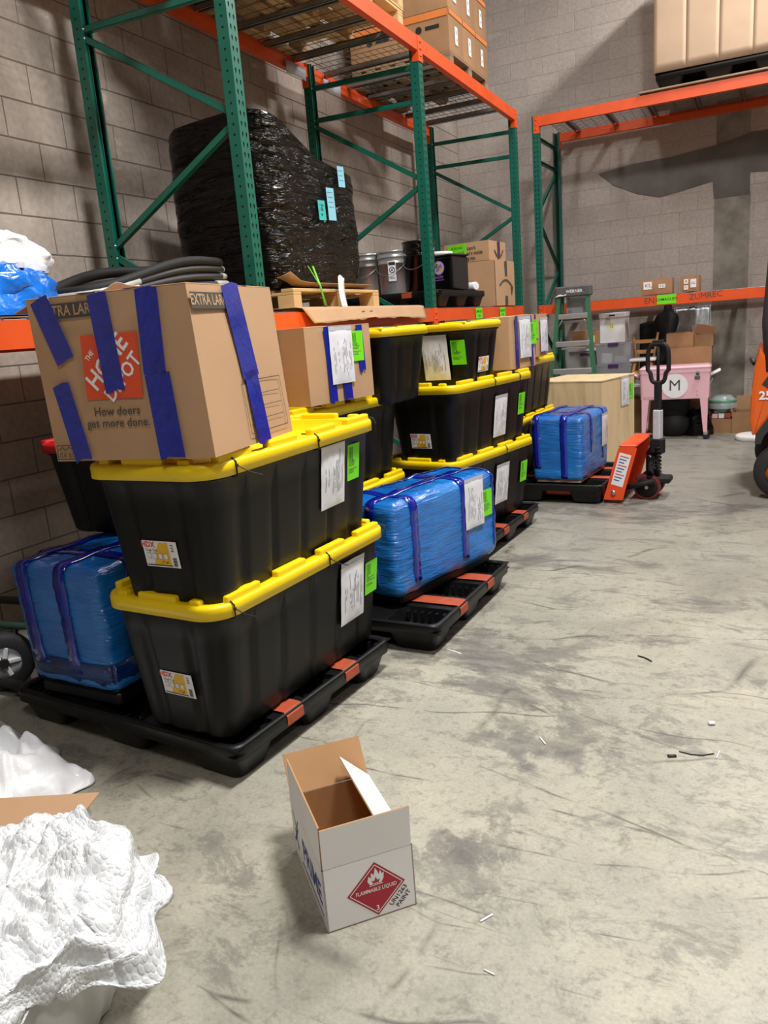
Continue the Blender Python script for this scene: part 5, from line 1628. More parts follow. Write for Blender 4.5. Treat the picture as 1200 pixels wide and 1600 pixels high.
# ------------------------------------------------------------------ step ladder
t = thing('step_ladder', 'green fibreglass step ladder with grey cap in front of the far rack', 'ladder', (-1.93, 9.0, 0), 0.0)
LH = 1.74
sl = 0.26
def lrail(x0, x1, y0, y1, w=0.042, dpt=0.07):
    mb = MB()
    mb.hexa([(x0 - w / 2, y0 - dpt / 2, 0), (x0 + w / 2, y0 - dpt / 2, 0), (x0 + w / 2, y0 + dpt / 2, 0), (x0 - w / 2, y0 + dpt / 2, 0),
             (x1 - w / 2, y1 - dpt / 2, LH - 0.02), (x1 + w / 2, y1 - dpt / 2, LH - 0.02), (x1 + w / 2, y1 + dpt / 2, LH - 0.02), (x1 - w / 2, y1 + dpt / 2, LH - 0.02)])
    return mb
for s in (-1, 1):
    part('rail', lrail(s * 0.305, s * 0.15, -sl, -0.02), 'ladder_green', t)
    part('rear_rail', lrail(s * 0.27, s * 0.13, 0.15, 0.04, 0.024, 0.04), 'ladder_green', t)
for k in range(1, 6):
    z = 0.30 * k - 0.03
    f = z / LH
    hw = 0.305 + (0.15 - 0.305) * f - 0.012
    y = -sl + (sl - 0.02) * f
    mb = MB(); mb.bbox(-hw, hw, y - 0.045, y + 0.045, z - 0.055, z, 0.005); part('step', mb, 'alu', t)
    yr = 0.15 + (0.04 - 0.15) * f
    mb = MB(); mb.bbox(-hw * 0.9, hw * 0.9, yr - 0.012, yr + 0.012, z - 0.1, z - 0.075, 0.003); part('rear_bar', mb, 'alu', t)
for s in (-1, 1):
    mb = MB(); mb.tube([(s * 0.19, -0.06, 1.20), (s * 0.165, 0.01, 1.13), (s * 0.17, 0.06, 1.21)], 0.008, 6); part('spreader', mb, 'alu', t)
    mb = MB(); mb.tube([(s * 0.1, -0.08, 1.44), (s * 0.17, -0.07, 1.33)], 0.008, 6); part('step_brace', mb, 'alu', t)
mb = MB(); mb.bbox(-0.195, 0.195, -0.085, 0.085, LH - 0.085, LH + 0.03, 0.014); cp = part('cap', mb, 'cap_grey', t, None, 'grey plastic ladder cap')
d = Decal(); d.text('WERNER', 0.02, 0, 0.045, 'paper', bold=0.02); d.put('cap_lettering', cp, T(0, -0.0857, LH - 0.028) @ FN)
mb = MB(); mb.grid(8, 3, lambda u, v: (-0.19 + 0.12 * u, -0.0868 - 0.001 * v, LH - 0.08 + 0.022 * v * (0.4 + 0.6 * math.sin(u * 4) ** 2) + 0.012 * u), 0, True); part('paint_splash', mb, 'paper', cp, None, 'white paint splash', 0.0006)

# ------------------------------------------------------------------ things under and on the far rack
SZ = ZLO + 0.002    # lower shelf surface of the far rack
tb = thing('folding_table', 'long white topped table under the far rack', 'table', (-1.36, 9.84, 0), 0.0)
TH = 0.60
mb = MB(); mb.bbox(-0.83, 0.83, -0.28, 0.28, TH - 0.035, TH, 0.008); part('table_top', mb, 'white_plastic', tb)
for sx in (-1, 1):
    for sy in (-1, 1):
        mb = MB(); mb.tube([(sx * 0.72, sy * 0.22, TH - 0.03), (sx * 0.75, sy * 0.24, 0.0)], 0.014, 8); part('leg', mb, 'steel', tb)
    mb = MB(); mb.tube([(sx * 0.735, -0.23, 0.2), (sx * 0.735, 0.23, 0.2)], 0.009, 6); part('stretcher', mb, 'steel', tb)
def clear_tote(label, x, y, z, w, dd, h, filler):
    t = thing('clear_bin', label, 'bin', (x, y, z), 0.0, 'clear storage bins under the far rack')
    mb = MB()
    def rg(k, zz): return [(-w / 2 * k, -dd / 2 * k, zz), (w / 2 * k, -dd / 2 * k, zz), (w / 2 * k, dd / 2 * k, zz), (-w / 2 * k, dd / 2 * k, zz)]
    mb.loft([rg(0.9, 0.0), rg(0.97, h - 0.02), rg(1.0, h - 0.02), rg(1.0, h - 0.012)], 0, False, True, False); part('body', mb, 'clear_bin', t)
    mb = MB(); mb.bbox(-w / 2 - 0.004, w / 2 + 0.004, -dd / 2 - 0.004, dd / 2 + 0.004, h - 0.014, h, 0.005); part('lid', mb, 'clear_bin', t)
    mb = MB(); mb.bbox(-0.06, 0.06, -dd / 2 - 0.016, -dd / 2 - 0.004, h - 0.035, h + 0.004, 0.004); part('latch', mb, 'purple', t, None, 'purple latch')
    for k, (x0, x1, z1, m) in enumerate(filler):
        mb = MB(); mb.bbox(x0, x1, -dd / 2 * 0.75, dd / 2 * 0.6, 0.006, z1, 0.015); part('contents', mb, m, t)
    return t
clear_tote('clear bin with purple latch, lower of the pair left of the wooden stool', -1.60, 9.72, TH, 0.42, 0.34, 0.145 + 0.10, [(-0.15, -0.06, 0.1, 'paper'), (-0.05, 0.06, 0.07, 'print_grey'), (0.07, 0.16, 0.12, 'paper_grey')])
clear_tote('clear bin with purple latch directly below the white file box', -1.60, 9.72, TH + 0.25, 0.42, 0.34, 0.245, [(-0.15, -0.02, 0.13, 'paper_grey'), (0.0, 0.15, 0.09, 'grey_cloth')])
mat('label_note', srgb(236, 232, 176), 0.5, var=0.04)
t = thing('file_box', 'white cardboard file box with lid and yellow note on the clear bins', 'box', (-1.61, 9.72, TH + 0.50), 0.0)
mb = MB(); mb.bbox(-0.145, 0.145, -0.16, 0.16, 0, 0.32, 0.004); part('body', mb, 'white_paint', t)
mb = MB(); mb.bbox(-0.152, 0.152, -0.167, 0.167, 0.29, 0.345, 0.004); part('lid', mb, 'white_paint', t)
mb = MB(); mb.bbox(-0.035, 0.035, -0.169, -0.162, 0.305, 0.325, 0.003); part('hand_hole', mb, 'ink', t)
note(t, 'paper_note', T(-0.01, -0.1605, 0.19) @ FN, 0.07, 0.09, 'label_note', [('12', 0, 0, 0.045)], 'pale yellow note')
# left part of the table: carton, grey case
t = carton('brown carton with yellow note seen between the ladder steps', -1.93, 9.70, 1.06, 0.05, 0.33, 0.3, 0.20, 'carton_dark')
note(t, 'paper_note', T(0.07, -0.155, 0.1) @ FN, 0.08, 0.08, 'label_note', [('A', 0, 0, 0.05)], 'pale yellow note')
t = thing('storage_case', 'translucent grey case with purple latch behind the ladder', 'case', (-2.02, 9.70, TH), 0.06)
mb = MB(); mb.loft([[(-0.15, -0.2, 0), (0.22, -0.2, 0), (0.22, 0.2, 0), (-0.15, 0.2, 0)], [(-0.10, -0.17, 0.42), (0.19, -0.17, 0.42), (0.19, 0.17, 0.42), (-0.10, 0.17, 0.42)]], 0, False); part('body', mb, 'grey_cloth', t)
mb = MB(); mb.bbox(-0.12, 0.21, -0.185, 0.185, 0.42, 0.455, 0.006); part('lid', mb, 'paper_grey', t)
mb = MB(); mb.bbox(0.03, 0.16, -0.205, -0.186, 0.37, 0.40, 0.004); part('latch', mb, 'purple', t, T(0, 0, 0.0), 'purple latch')
pkg3 = Pkg(0.24, 0.10, 0.24, 0.035, 0.012, 9)
t = thing('wrapped_bundle', 'grey bundle in clear plastic with a red dot hung behind the ladder top', 'bundle', (-1.92, 9.16, 1.44), 0.0)
part('bundle_body', pkg3.shell('grey_cloth'), None, t)
d = Decal(); d.disc(-0.08, 0.05, 0.026, 'wheel_red', 18); d.put('red_dot', t, T(0, -0.066, 0) @ FN, 'red dot')
mb = MB(); mb.grid(10, 6, lambda u, v: (-0.12 + 0.24 * u, -0.067 - 0.01 * nz((u * 4, v * 4, 0), 1, 2), 0.02 + 0.2 * v), 0, True); part('film', mb, 'clear_film', t, None, None, 0.0006)
# wooden stool chair with white seat
t = thing('wooden_chair', 'small wooden chair with white seat on the table under the far rack', 'chair', (-1.27, 9.70, TH), 0.0)
for sx in (-1, 1):
    for sy in (-1, 1):
        mb = MB(); mb.tube([(sx * 0.135, sy * 0.13, 0.0), (sx * 0.085, sy * 0.085, 0.27)], 0.02, 8); part('leg', mb, 'chair_wood', t)
    mb = MB(); mb.tube([(sx * 0.10, 0.09, 0.29), (sx * 0.14, 0.14, 0.58)], 0.02, 8, flat=0.7); part('back_post', mb, 'chair_wood', t)
mb = MB(); mb.bbox(-0.15, 0.15, -0.14, 0.14, 0.265, 0.30, 0.012, seg=2); part('seat', mb, 'white_paint', t)
for sy in (-1, 1):
    mb = MB(); mb.bbox(-0.11, 0.11, sy * 0.11 - 0.012, sy * 0.11 + 0.012, 0.12, 0.155, 0.004); part('stretcher', mb, 'chair_wood', t)
for z in (0.36, 0.48):
    mb = MB(); mb.bbox(-0.12, 0.12, 0.10 + (z - 0.3) * 0.16, 0.12 + (z - 0.3) * 0.16, z - 0.02, z + 0.025, 0.005); part('back_rail', mb, 'chair_wood', t)
# black dress form
t = thing('dress_form', 'black dress form behind the wooden chair under the far rack', 'dress form', (-1.06, 10.22, 0), 0.0)
mb = MB()
prof = [(0.105, 0.085, 0.70), (0.145, 0.11, 0.76), (0.15, 0.115, 0.86), (0.125, 0.095, 0.96), (0.115, 0.085, 1.04), (0.135, 0.10, 1.14), (0.155, 0.105, 1.24), (0.16, 0.09, 1.31), (0.13, 0.075, 1.37), (0.07, 0.06, 1.405), (0.048, 0.048, 1.43), (0.045, 0.045, 1.47)]
mb.loft([[(a * math.cos(2 * PI * i / 28), b * math.sin(2 * PI * i / 28) - 0.012 * math.sin(z * 9), z) for i in range(28)] for a, b, z in prof], 0, True); part('torso', mb, 'black_matte', t)
mb = MB(); mb.lathe([(0.05, 1.47), (0.05, 1.48), (0.02, 1.49), (0.012, 1.52), (0.0, 1.525)], 20); part('neck_cap', mb, 'black_gloss', t)
mb = MB(); mb.tube([(0, 0, 0.02), (0, 0, 0.72)], 0.016, 10); part('pole', mb, 'black_gloss', t)
mb = MB(); mb.lathe([(0.17, 0), (0.17, 0.015), (0.03, 0.03)], 24); part('base', mb, 'black_gloss', t)
mb = MB(); mb.grid(16, 14, lambda u, v: (-0.20 + 0.36 * u, 0.13 - 0.02 * math.sin(u * 9) - 0.04 * v, 0.66 + 0.62 * v + 0.03 * math.sin(u * 3)), 0, True)
o = part('garment', mb, 'black_matte', t, T(-0.14, -0.02, 0), 'black cloth hanging beside the form', 0.004)
# cartons to the right
t = carton('flat brown carton with printed lettering, lowest of the stack above the pink cooler', -0.76, 9.72, TH + 0.003, 0.0, 0.46, 0.36, 0.19, 'carton_dark', False)
d = Decal(); d.text('FRAGILE', 0, 0.04, 0.05, 'print_grey', bold=0.01); d.put('lettering', t, T(0, -0.185, 0.06) @ FN)
carton('flat brown carton, middle of the stack above the pink cooler', -0.76, 9.71, TH + 0.197, 0.02, 0.47, 0.36, 0.20, 'carton_dark', False)
carton('small brown carton with creased front, top left of the stack above the cooler', -0.86, 9.70, TH + 0.40, 0.0, 0.29, 0.3, 0.16, 'carton_dark', True)
t = thing('open_carton', 'small brown carton with raised open flaps, top right of stack above cooler', 'box', (-0.61, 9.72, TH + 0.40), 0.0)
for nm, b in (('side', (-0.10, 0.10, -0.13, -0.126, 0, 0.13)), ('side', (-0.10, 0.10, 0.126, 0.13, 0, 0.13)), ('side', (-0.10, -0.096, -0.126, 0.126, 0, 0.13)), ('side', (0.096, 0.10, -0.126, 0.126, 0, 0.13)), ('base', (-0.096, 0.096, -0.126, 0.126, 0, 0.004))):
    mb = MB(); mb.box(*b); part(nm, mb, 'carton_dark', t)
for (x, y, w, ang, ax) in ((0.10, 0, 0.26, 0.9, 1), (-0.10, 0, 0.26, -0.25, 1)):
    mb = MB(); mb.box(-0.002, 0.002, -w / 2, w / 2, 0, 0.12); part('flap', mb, 'carton_dark', t, T(x, y, 0.13) @ Matrix.Rotation(ang, 4, 'Y'))
mb = MB(); mb.box(-0.10, 0.10, -0.002, 0.002, 0, 0.12); part('flap', mb, 'carton_dark', t, T(0, -0.128, 0.13) @ Matrix.Rotation(0.5, 4, 'X') @ Matrix.Rotation(0.25, 4, 'Y'))
t = thing('foil_tray', 'crinkled silver tray leaning behind the carton stack under the far rack', 'tray', (-0.78, 10.2, 1.1), 0.0)
mb = MB(); mb.grid(20, 8, lambda u, v: (-0.2 + 0.4 * u, 0.01 * nz((u * 14, v * 8, 0), 1, 3) - 0.05 * (1 - v), 0.34 * v), 0, True); part('sheet', mb, 'galv', t, None, None, 0.003)
mb = MB(); mb.tube([(-0.2, -0.05, 0), (0.2, -0.05, 0), (0.2, 0, 0.34), (-0.2, 0, 0.34)], 0.008, 6, 0, True); part('rim', mb, 'galv', t)
# cartons on the far rack's lower shelf
t = carton('brown taped carton with two white labels on the far rack shelf', -1.10, 9.52, SZ + 0.006, 0.02, 0.33, 0.3, 0.165, 'carton_dark', True)
note(t, 'carton_label', T(-0.09, -0.156, 0.10) @ FN, 0.09, 0.08, 'paper', [('K2', 0, 0, 0.05)], 'white label'); note(t, 'carton_label', T(0.06, -0.156, 0.085) @ FN, 0.07, 0.04, 'paper', [('II III', 0, 0, 0.03)], 'white label')
t = carton('brown carton with three white labels on the far rack shelf', -0.75, 9.52, SZ + 0.006, -0.02, 0.19, 0.26, 0.165, 'carton_dark', True)
note(t, 'carton_label', T(-0.035, -0.136, 0.11) @ FN, 0.045, 0.05, 'paper', [('B', 0, 0, 0.035)], 'white label'); note(t, 'carton_label', T(-0.035, -0.136, 0.045) @ FN, 0.045, 0.045, 'paper', [('F1', 0, 0, 0.03)], 'white label'); note(t, 'carton_label', T(0.04, -0.136, 0.085) @ FN, 0.06, 0.09, 'paper', [('EG', 0, 0, 0.035)], 'white label')
# big padded pack on the far rack's upper shelf
UZ2 = ZHI + 0.002
t = thing('plywood_sheet', 'weathered plywood sheet under the black pallet on the far upper shelf', 'board', (-0.35, 9.80, UZ2 + 0.005))
mb = MB(); mb.bbox(-0.92, 0.98, -0.52, 0.45, 0, 0.018, 0.003); part('board', mb, 'wood_grey', t)
bz = UZ2 + 0.024
plastic_pallet('black plastic pallet under the tall beige pack on the far upper shelf', -0.50, 9.82, bz, 0.0, False)
t = thing('padded_pack', 'tall beige cardboard wrapped pack high on the far rack', 'pack', (-0.50, 9.80, bz + 0.147))
for k in range(4):
    x0, x1 = -0.62 + 0.31 * k, -0.62 + 0.31 * (k + 1) - 0.001
    mb = MB()
    def fn(u, v, x0=x0, x1=x1, k=k):
        x = x0 + (x1 - x0) * u
        off = 0.02 * math.sin(v * 2.2 + x * 3) + 0.012 * nz((x * 3, v * 3, 0), 1, 6)
        if k == 0: x += -0.035 * max(0, v - 0.6) / 0.4 * (1 - u)
        return (x, -0.50 + off * 0.5, 1.25 * v)
    mb.grid(8, 14, fn, 0, True)
    part('front_panel', mb, 'beige', t, None, None, 0.01)
for nm, b in (('end_panel', (-0.62, -0.61, -0.49, 0.48, 0, 1.25)), ('end_panel', (0.61, 0.62, -0.49, 0.48, 0, 1.25)), ('rear_panel', (-0.61, 0.61, 0.48, 0.49, 0, 1.25)), ('top_panel', (-0.62, 0.62, -0.49, 0.49, 1.245, 1.255))):
    mb = MB(); mb.box(*b); part(nm, mb, 'beige', t)

# ------------------------------------------------------------------ pink cooler
t = thing('patio_cooler', 'pink wheeled patio cooler with white M circle under the far rack', 'cooler', (-0.885, 9.34, 0), 0.047)
mb = MB()
def rg(w, dd, z, r=0.03, n=4):
    pts = []
    for cx, cy, t0 in ((w - r, dd - r, 0), (-w + r, dd - r, PI / 2), (-w + r, -dd + r, PI), (w - r, -dd + r, 1.5 * PI)):
        for k in range(n + 1):
            a = t0 + PI / 2 * k / n
            pts.append((cx + r * math.cos(a), cy + r * math.sin(a), z))
    return pts
mb.loft([rg(0.352, 0.19, 0.455), rg(0.358, 0.195, 0.46), rg(0.366, 0.2, 0.74), rg(0.372, 0.205, 0.745), rg(0.372, 0.205, 0.785)], 0, False); part('body', mb, 'pink', t)
mb = MB(); mb.loft([rg(0.374, 0.207, 0.786), rg(0.376, 0.209, 0.80), rg(0.35, 0.19, 0.815)], 0, False); part('lid', mb, 'pink', t)
for sx in (-1, 1):
    for sy in (-1, 1):
        lg = MB()
        x, y = sx * 0.325, sy * 0.165
        lg.hexa([(x + sx * 0.0 - 0.02, y - 0.02, 0.085), (x + 0.02, y - 0.02, 0.085), (x + 0.02, y + 0.02, 0.085), (x - 0.02, y + 0.02, 0.085), (x - sx * 0.02 - 0.04, y - 0.03, 0.46), (x - sx * 0.02 + 0.04, y - 0.03, 0.46), (x - sx * 0.02 + 0.04, y + 0.03, 0.46), (x - sx * 0.02 - 0.04, y + 0.03, 0.46)])
        l = part('leg', lg, 'pink', t)
        cm = MB(); cm.lathe([(0.014, -0.012), (0.037, -0.012), (0.038, -0.008), (0.038, 0.008), (0.037, 0.012), (0.014, 0.012)], 18, mx=T(x + 0.012, y, 0.038) @ Matrix.Rotation(PI / 2, 4, 'X')); part('caster', cm, 'black_gloss', l)
        cm = MB(); cm.bbox(x - 0.018, x + 0.026, y - 0.02, y + 0.02, 0.05, 0.09, 0.004); part('caster_fork', cm, 'steel', l)
    hm = MB(); hm.tube([(sx * 0.37, -0.08, 0.70), (sx * 0.46, -0.08, 0.745), (sx * 0.46, 0.08, 0.745), (sx * 0.37, 0.08, 0.70)], 0.014, 8); part('handle', hm, 'white_paint' if sx > 0 else 'pink', t)
d = Decal(); d.disc(0.0, 0.0, 0.135, 'paper', 40); d.up(); d.text('M', 0.0, 0.0, 0.17, 'print_grey'); d.put('round_sign', t, T(0.005, -0.2025, 0.605) @ FN, 'white round sign with letter M')
mb = MB(); mb.bbox(0.21, 0.265, -0.222, -0.198, 0.675, 0.71, 0.006); mb.lathe([(0.012, 0), (0.02, 0.01), (0.0, 0.014)], 10, mx=T(0.24, -0.2, 0.735) @ Matrix.Rotation(PI / 2, 4, 'X')); part('bottle_opener', mb, 'cap_grey', t)['kind'] = 'stuff'
for z in (0.50, 0.545):
    mb = MB(); mb.lathe([(0.008, 0), (0.006, 0.006), (0, 0.007)], 8, mx=T(0.24, -0.197, z) @ Matrix.Rotation(PI / 2, 4, 'X')); part('rivet', mb, 'steel', t)
d = Decal(); d.line([(-0.05, -0.01), (0.05, -0.01), (0.05, 0.01), (-0.05, 0.01), (-0.05, -0.01)], 0.003, 'wheel_red'); d.put('drain_plate', t, T(-0.27, -0.1965, 0.475) @ FN)
# pots, black bag, bowl carton, open carton, white disc
t = thing('planter_pot', 'tall black round planter under the pink cooler', 'planter', (-0.90, 9.50, 0))
mb = MB(); mb.lathe([(0.10, 0), (0.15, 0.04), (0.175, 0.12), (0.165, 0.2), (0.13, 0.235), (0.125, 0.25), (0.15, 0.26), (0.165, 0.40), (0.175, 0.405), (0.175, 0.425), (0.16, 0.425), (0.155, 0.3), (0.02, 0.29)], 32); part('pot', mb, 'black_matte', t)
crumple_blob('refuse_bag', 'glossy black refuse bag beside the planter under the cooler', 'bag', (-0.66, 9.56, 0), 0.16, 0.15, 0, 0.28, 'film_black', 8.0, 0.2, 40, 22)
t = carton('grey lidded carton in the dark behind the cooler legs', -0.75, 9.95, 0, 0.0, 0.5, 0.3, 0.36, 'carton_dark', True)
t = carton('dark carton standing left behind the cooler legs', -1.35, 9.95, 0, 0.0, 0.4, 0.3, 0.4, 'carton_dark', True)
t = carton('low brown carton holding small boxes right of the pink cooler', -0.41, 9.74, 0, 0.0, 0.24, 0.24, 0.16, 'carton_dark', False)
for k, (x, m, h) in enumerate(((-0.07, 'pink', 0.05), (0.0, 'carton_white', 0.055), (0.07, 'grip', 0.06))):
    o = MB(); o.bbox(-0.03, 0.03, -0.08, 0.08, 0, h, 0.004)
    o = part('small_box', o, m, None, T(-0.41 + x, 9.72, 0.167)); tag(o, ['small pink box under the wrapped green bowl', 'small white box under the wrapped green bowl', 'small rust coloured box under the wrapped green bowl'][k], 'box', 'small boxes under the bowl')
t = thing('green_bowl', 'pale green bowl in clear plastic right of the pink cooler', 'bowl', (-0.40, 9.72, 0.232))
mb = MB(); mb.lathe([(0.06, 0), (0.07, 0.005), (0.12, 0.06), (0.15, 0.13), (0.152, 0.15), (0.145, 0.15), (0.11, 0.06), (0.01, 0.02)], 28); part('bowl', mb, 'bowl_green', t)
mb = MB(); mb.grid(28, 8, lambda u, v: ((0.158 - 0.08 * v * v + 0.012 * nz((u * 9, v * 5, 0), 1, 3)) * math.cos(2 * PI * u), (0.158 - 0.08 * v * v) * math.sin(2 * PI * u), 0.05 + 0.15 * v), 0, True); part('plastic_film', mb, 'clear_film', t, None, None, 0.0006)
t = thing('open_carton', 'open brown carton with raised flap by the far wall near the forklift', 'box', (-0.13, 9.72, 0), -0.1)
for nm, b in (('side', (-0.15, 0.15, -0.15, -0.146, 0, 0.24)), ('side', (-0.15, 0.15, 0.146, 0.15, 0, 0.24)), ('side', (-0.15, -0.146, -0.146, 0.146, 0, 0.24)), ('side', (0.146, 0.15, -0.146, 0.146, 0, 0.24)), ('base', (-0.146, 0.146, -0.146, 0.146, 0, 0.004))):
    mb = MB(); mb.box(*b); part(nm, mb, 'carton_dark', t)
mb = MB(); mb.box(-0.002, 0.002, -0.15, 0.15, 0, 0.16); part('flap', mb, 'carton_dark', t, T(-0.148, 0, 0.24) @ Matrix.Rotation(-0.4, 4, 'Y'))
mb = MB(); mb.box(-0.15, 0.15, -0.002, 0.002, 0, 0.16); part('flap', mb, 'carton_dark', t, T(0, 0.148, 0.24) @ Matrix.Rotation(-0.2, 4, 'X'))
t = thing('round_base', 'white round stand base on the floor beside the forklift', 'stand', (-0.02, 9.15, 0))
mb = MB(); mb.lathe([(0.22, 0), (0.225, 0.01), (0.225, 0.045), (0.21, 0.055), (0.06, 0.06)], 36); part('disc', mb, 'white_plastic', t)
mb = MB(); mb.lathe([(0.06, 0.05), (0.035, 0.14), (0.03, 0.2)], 20); part('column', mb, 'white_plastic', t)

# ------------------------------------------------------------------ forklift (rear end towards -x, near side towards -y)
t = thing('forklift', 'orange and black forklift at the right edge of the aisle', 'forklift', (-0.075, 6.30, 0))
def side_prism(poly, y0, y1, m, name, parent=t, bev=0.0, label=None):
    mb = MB()
    mb.prism(poly, -y1, -y0, 0, Matrix.Rotation(PI / 2, 4, 'X'))
    me = mb.mesh(name, m)
    if bev:
        bm = bmesh.new(); bm.from_mesh(me)
        bmesh.ops.bevel(bm, geom=list(bm.edges), offset=bev, segments=2, profile=0.6, affect='EDGES')
        bm.to_mesh(me); bm.free()
        for p in me.polygons: p.use_smooth = False
    return part(name, me, None, parent, None, label)
side_prism([(0.02, 0.47), (0.0, 0.60), (0.005, 0.80), (0.02, 0.98), (0.05, 1.13), (0.16, 0.98), (0.45, 0.92), (0.9, 0.95), (0.9, 0.42), (0.55, 0.42), (0.5, 0.60), (0.38, 0.66), (0.16, 0.64), (0.06, 0.50)], 0.0, 1.1, 'lift_orange', 'counterweight', t, 0.03)
side_prism([(0.04, 0.42), (0.06, 0.52), (0.15, 0.655), (0.40, 0.67), (0.52, 0.60), (0.58, 0.42), (0.54, 0.42), (0.48, 0.56), (0.38, 0.60), (0.2, 0.6), (0.10, 0.48), (0.08, 0.42)], -0.015, 1.115, 'lift_dark', 'wheel_arch', t)
side_prism([(0.075, 0.86), (0.30, 0.70), (0.5, 0.70), (0.62, 0.82), (0.4, 0.86), (0.12, 0.93)], -0.006, 0.004, 'lift_dark', 'side_panel', t)
d = Decal(); d.text('25', 0.10, 0.775, 0.085, 'paper', bold=0.03); d.put('number', t, T(0, -0.0075, 0) @ FN, 'white capacity number')
side_prism([(0.15, 0.60), (0.185, 0.60), (0.34, 0.80), (0.31, 0.80)], -0.0075, -0.005, 'paper', 'stripe', t)
for y in (0.03, 1.07):
    mb = MB(); mb.tube([(0.13, y, 0.95), (0.10, y, 1.30), (0.12, y, 1.75), (0.25, y, 2.1)], [0.045, 0.04, 0.035, 0.03], 8); part('guard_post', mb, 'lift_dark', t)
    mb = MB(); mb.tube([(1.35, y, 0.9), (1.15, y, 1.6), (0.95, y, 2.1)], 0.03, 8); part('guard_post', mb, 'lift_dark', t)
for k in range(6):
    x = 0.25 + 0.14 * k
    mb = MB(); mb.bbox(x - 0.02, x + 0.02, 0.02, 1.08, 2.08, 2.12, 0.006); part('roof_bar', mb, 'lift_dark', t)
mb = MB(); mb.bbox(0.45, 0.9, 0.3, 0.8, 0.95, 1.08, 0.04, seg=2); part('seat', mb, 'black_matte', t)
mb = MB(); mb.bbox(0.38, 0.48, 0.3, 0.8, 1.05, 1.5, 0.04, seg=2); part('backrest', mb, 'black_matte', t)
mb = MB(); mb.bbox(0.9, 1.45, 0.06, 1.04, 0.3, 0.42, 0.02); part('floor_plate', mb, 'lift_dark', t)
mb = MB(); mb.bbox(1.3, 1.5, 0.1, 1.0, 0.42, 0.95, 0.03); part('dash_cowl', mb, 'lift_orange', t)
for (x, y, r, w) in ((0.24, 0.06, 0.205, 0.16), (0.24, 1.04, 0.205, 0.16), (1.5, 0.08, 0.30, 0.2), (1.5, 1.02, 0.30, 0.2)):
    wl_ = link('wheel', None, t, T(x, y, r) @ Matrix.Rotation(PI / 2, 4, 'X')); wl_.empty_display_size = 0.05
    mb = MB(); mb.lathe([(r * 0.6, -w / 2), (r * 0.9, -w / 2), (r * 0.985, -w * 0.4), (r, -w * 0.2), (r, w * 0.2), (r * 0.985, w * 0.4), (r * 0.9, w / 2), (r * 0.6, w / 2)], 36, cap0=False, cap1=False); part('tyre', mb, 'rubber', wl_)
    mb = MB(); mb.lathe([(0.03, -w * 0.3), (r * 0.6, -w * 0.35), (r * 0.6, w * 0.35), (0.03, w * 0.3)], 24); part('rim', mb, 'lift_orange', wl_)
for y in (0.25, 0.85):
    mb = MB(); mb.bbox(1.72, 1.84, y - 0.05, y + 0.05, 0.08, 2.2, 0.01); part('mast_rail', mb, 'lift_dark', t)
    mb = MB(); mb.bbox(1.86, 2.95, y - 0.06, y + 0.06, 0.06, 0.10, 0.008); mb.bbox(1.84, 1.88, y - 0.06, y + 0.06, 0.06, 0.6, 0.008); part('fork', mb, 'lift_dark', t)['kind'] = 'stuff'
mb = MB(); mb.tube([(0.02, 0.3, 0.99), (0.0, 0.35, 1.02), (0.02, 0.4, 0.99)], 0.02, 8); part('tail_lamp', mb, 'lift_dark', t)

# ------------------------------------------------------------------ hand truck at the left edge
t = thing('hand_truck', 'dark green hand truck lying at the left edge behind the nearest pallet', 'hand truck', (-3.05, 2.12, 0), 0.0)
w = link('wheel', None, t, frame((0.0, 0.0, 0.137), (0.57, 0.82, 0), (0, 0, 1))); w.empty_display_size = 0.05
mb = MB(); mb.lathe([(0.075, -0.035), (0.115, -0.04), (0.133, -0.025), (0.135, 0.0), (0.133, 0.025), (0.115, 0.04), (0.075, 0.035)], 32, cap0=False, cap1=False); part('tyre', mb, 'rubber', w)
mb = MB(); mb.lathe([(0.02, -0.012), (0.076, -0.03), (0.076, 0.03), (0.02, 0.012)], 28); part('rim', mb, 'paper_grey', w)
for k in range(5):
    a = 2 * PI * k / 5
    mb = MB(); mb.bbox(0.012, 0.072, -0.010, 0.010, 0.012, 0.034, 0.004, mx=RZ(a)); part('spoke', mb, 'fixture', w)
mb = MB(); mb.lathe([(0.02, -0.05), (0.022, 0.05)], 14); part('hub', mb, 'black_matte', w)
mb = MB(); mb.tube([(-0.5, 0.0, 0.30), (0.02, 0.06, 0.285), (0.35, 0.12, 0.29)], 0.018, 8); part('frame_bar', mb, 'cart_green', t)
mb = MB(); mb.tube([(-0.5, 0.12, 0.36), (0.0, 0.2, 0.35), (0.35, 0.26, 0.36)], 0.02, 8); part('frame_bar', mb, 'black_matte', t)
mb = MB(); mb.tube([(-0.5, -0.02, 0.05), (0.2, -0.03, 0.045), (0.45, 0.02, 0.05)], 0.03, 8, flat=0.6); part('frame_bar', mb, 'black_matte', t)
mb = MB(); mb.tube([(0.0, -0.06, 0.135), (0.0, 0.30, 0.135)], 0.012, 8); part('axle', mb, 'steel', t)
mb = MB(); mb.tube([(0.05, 0.06, 0.29), (0.0, 0.05, 0.135), (0.0, 0.0, 0.05)], 0.012, 8); part('axle_strut', mb, 'black_matte', t)

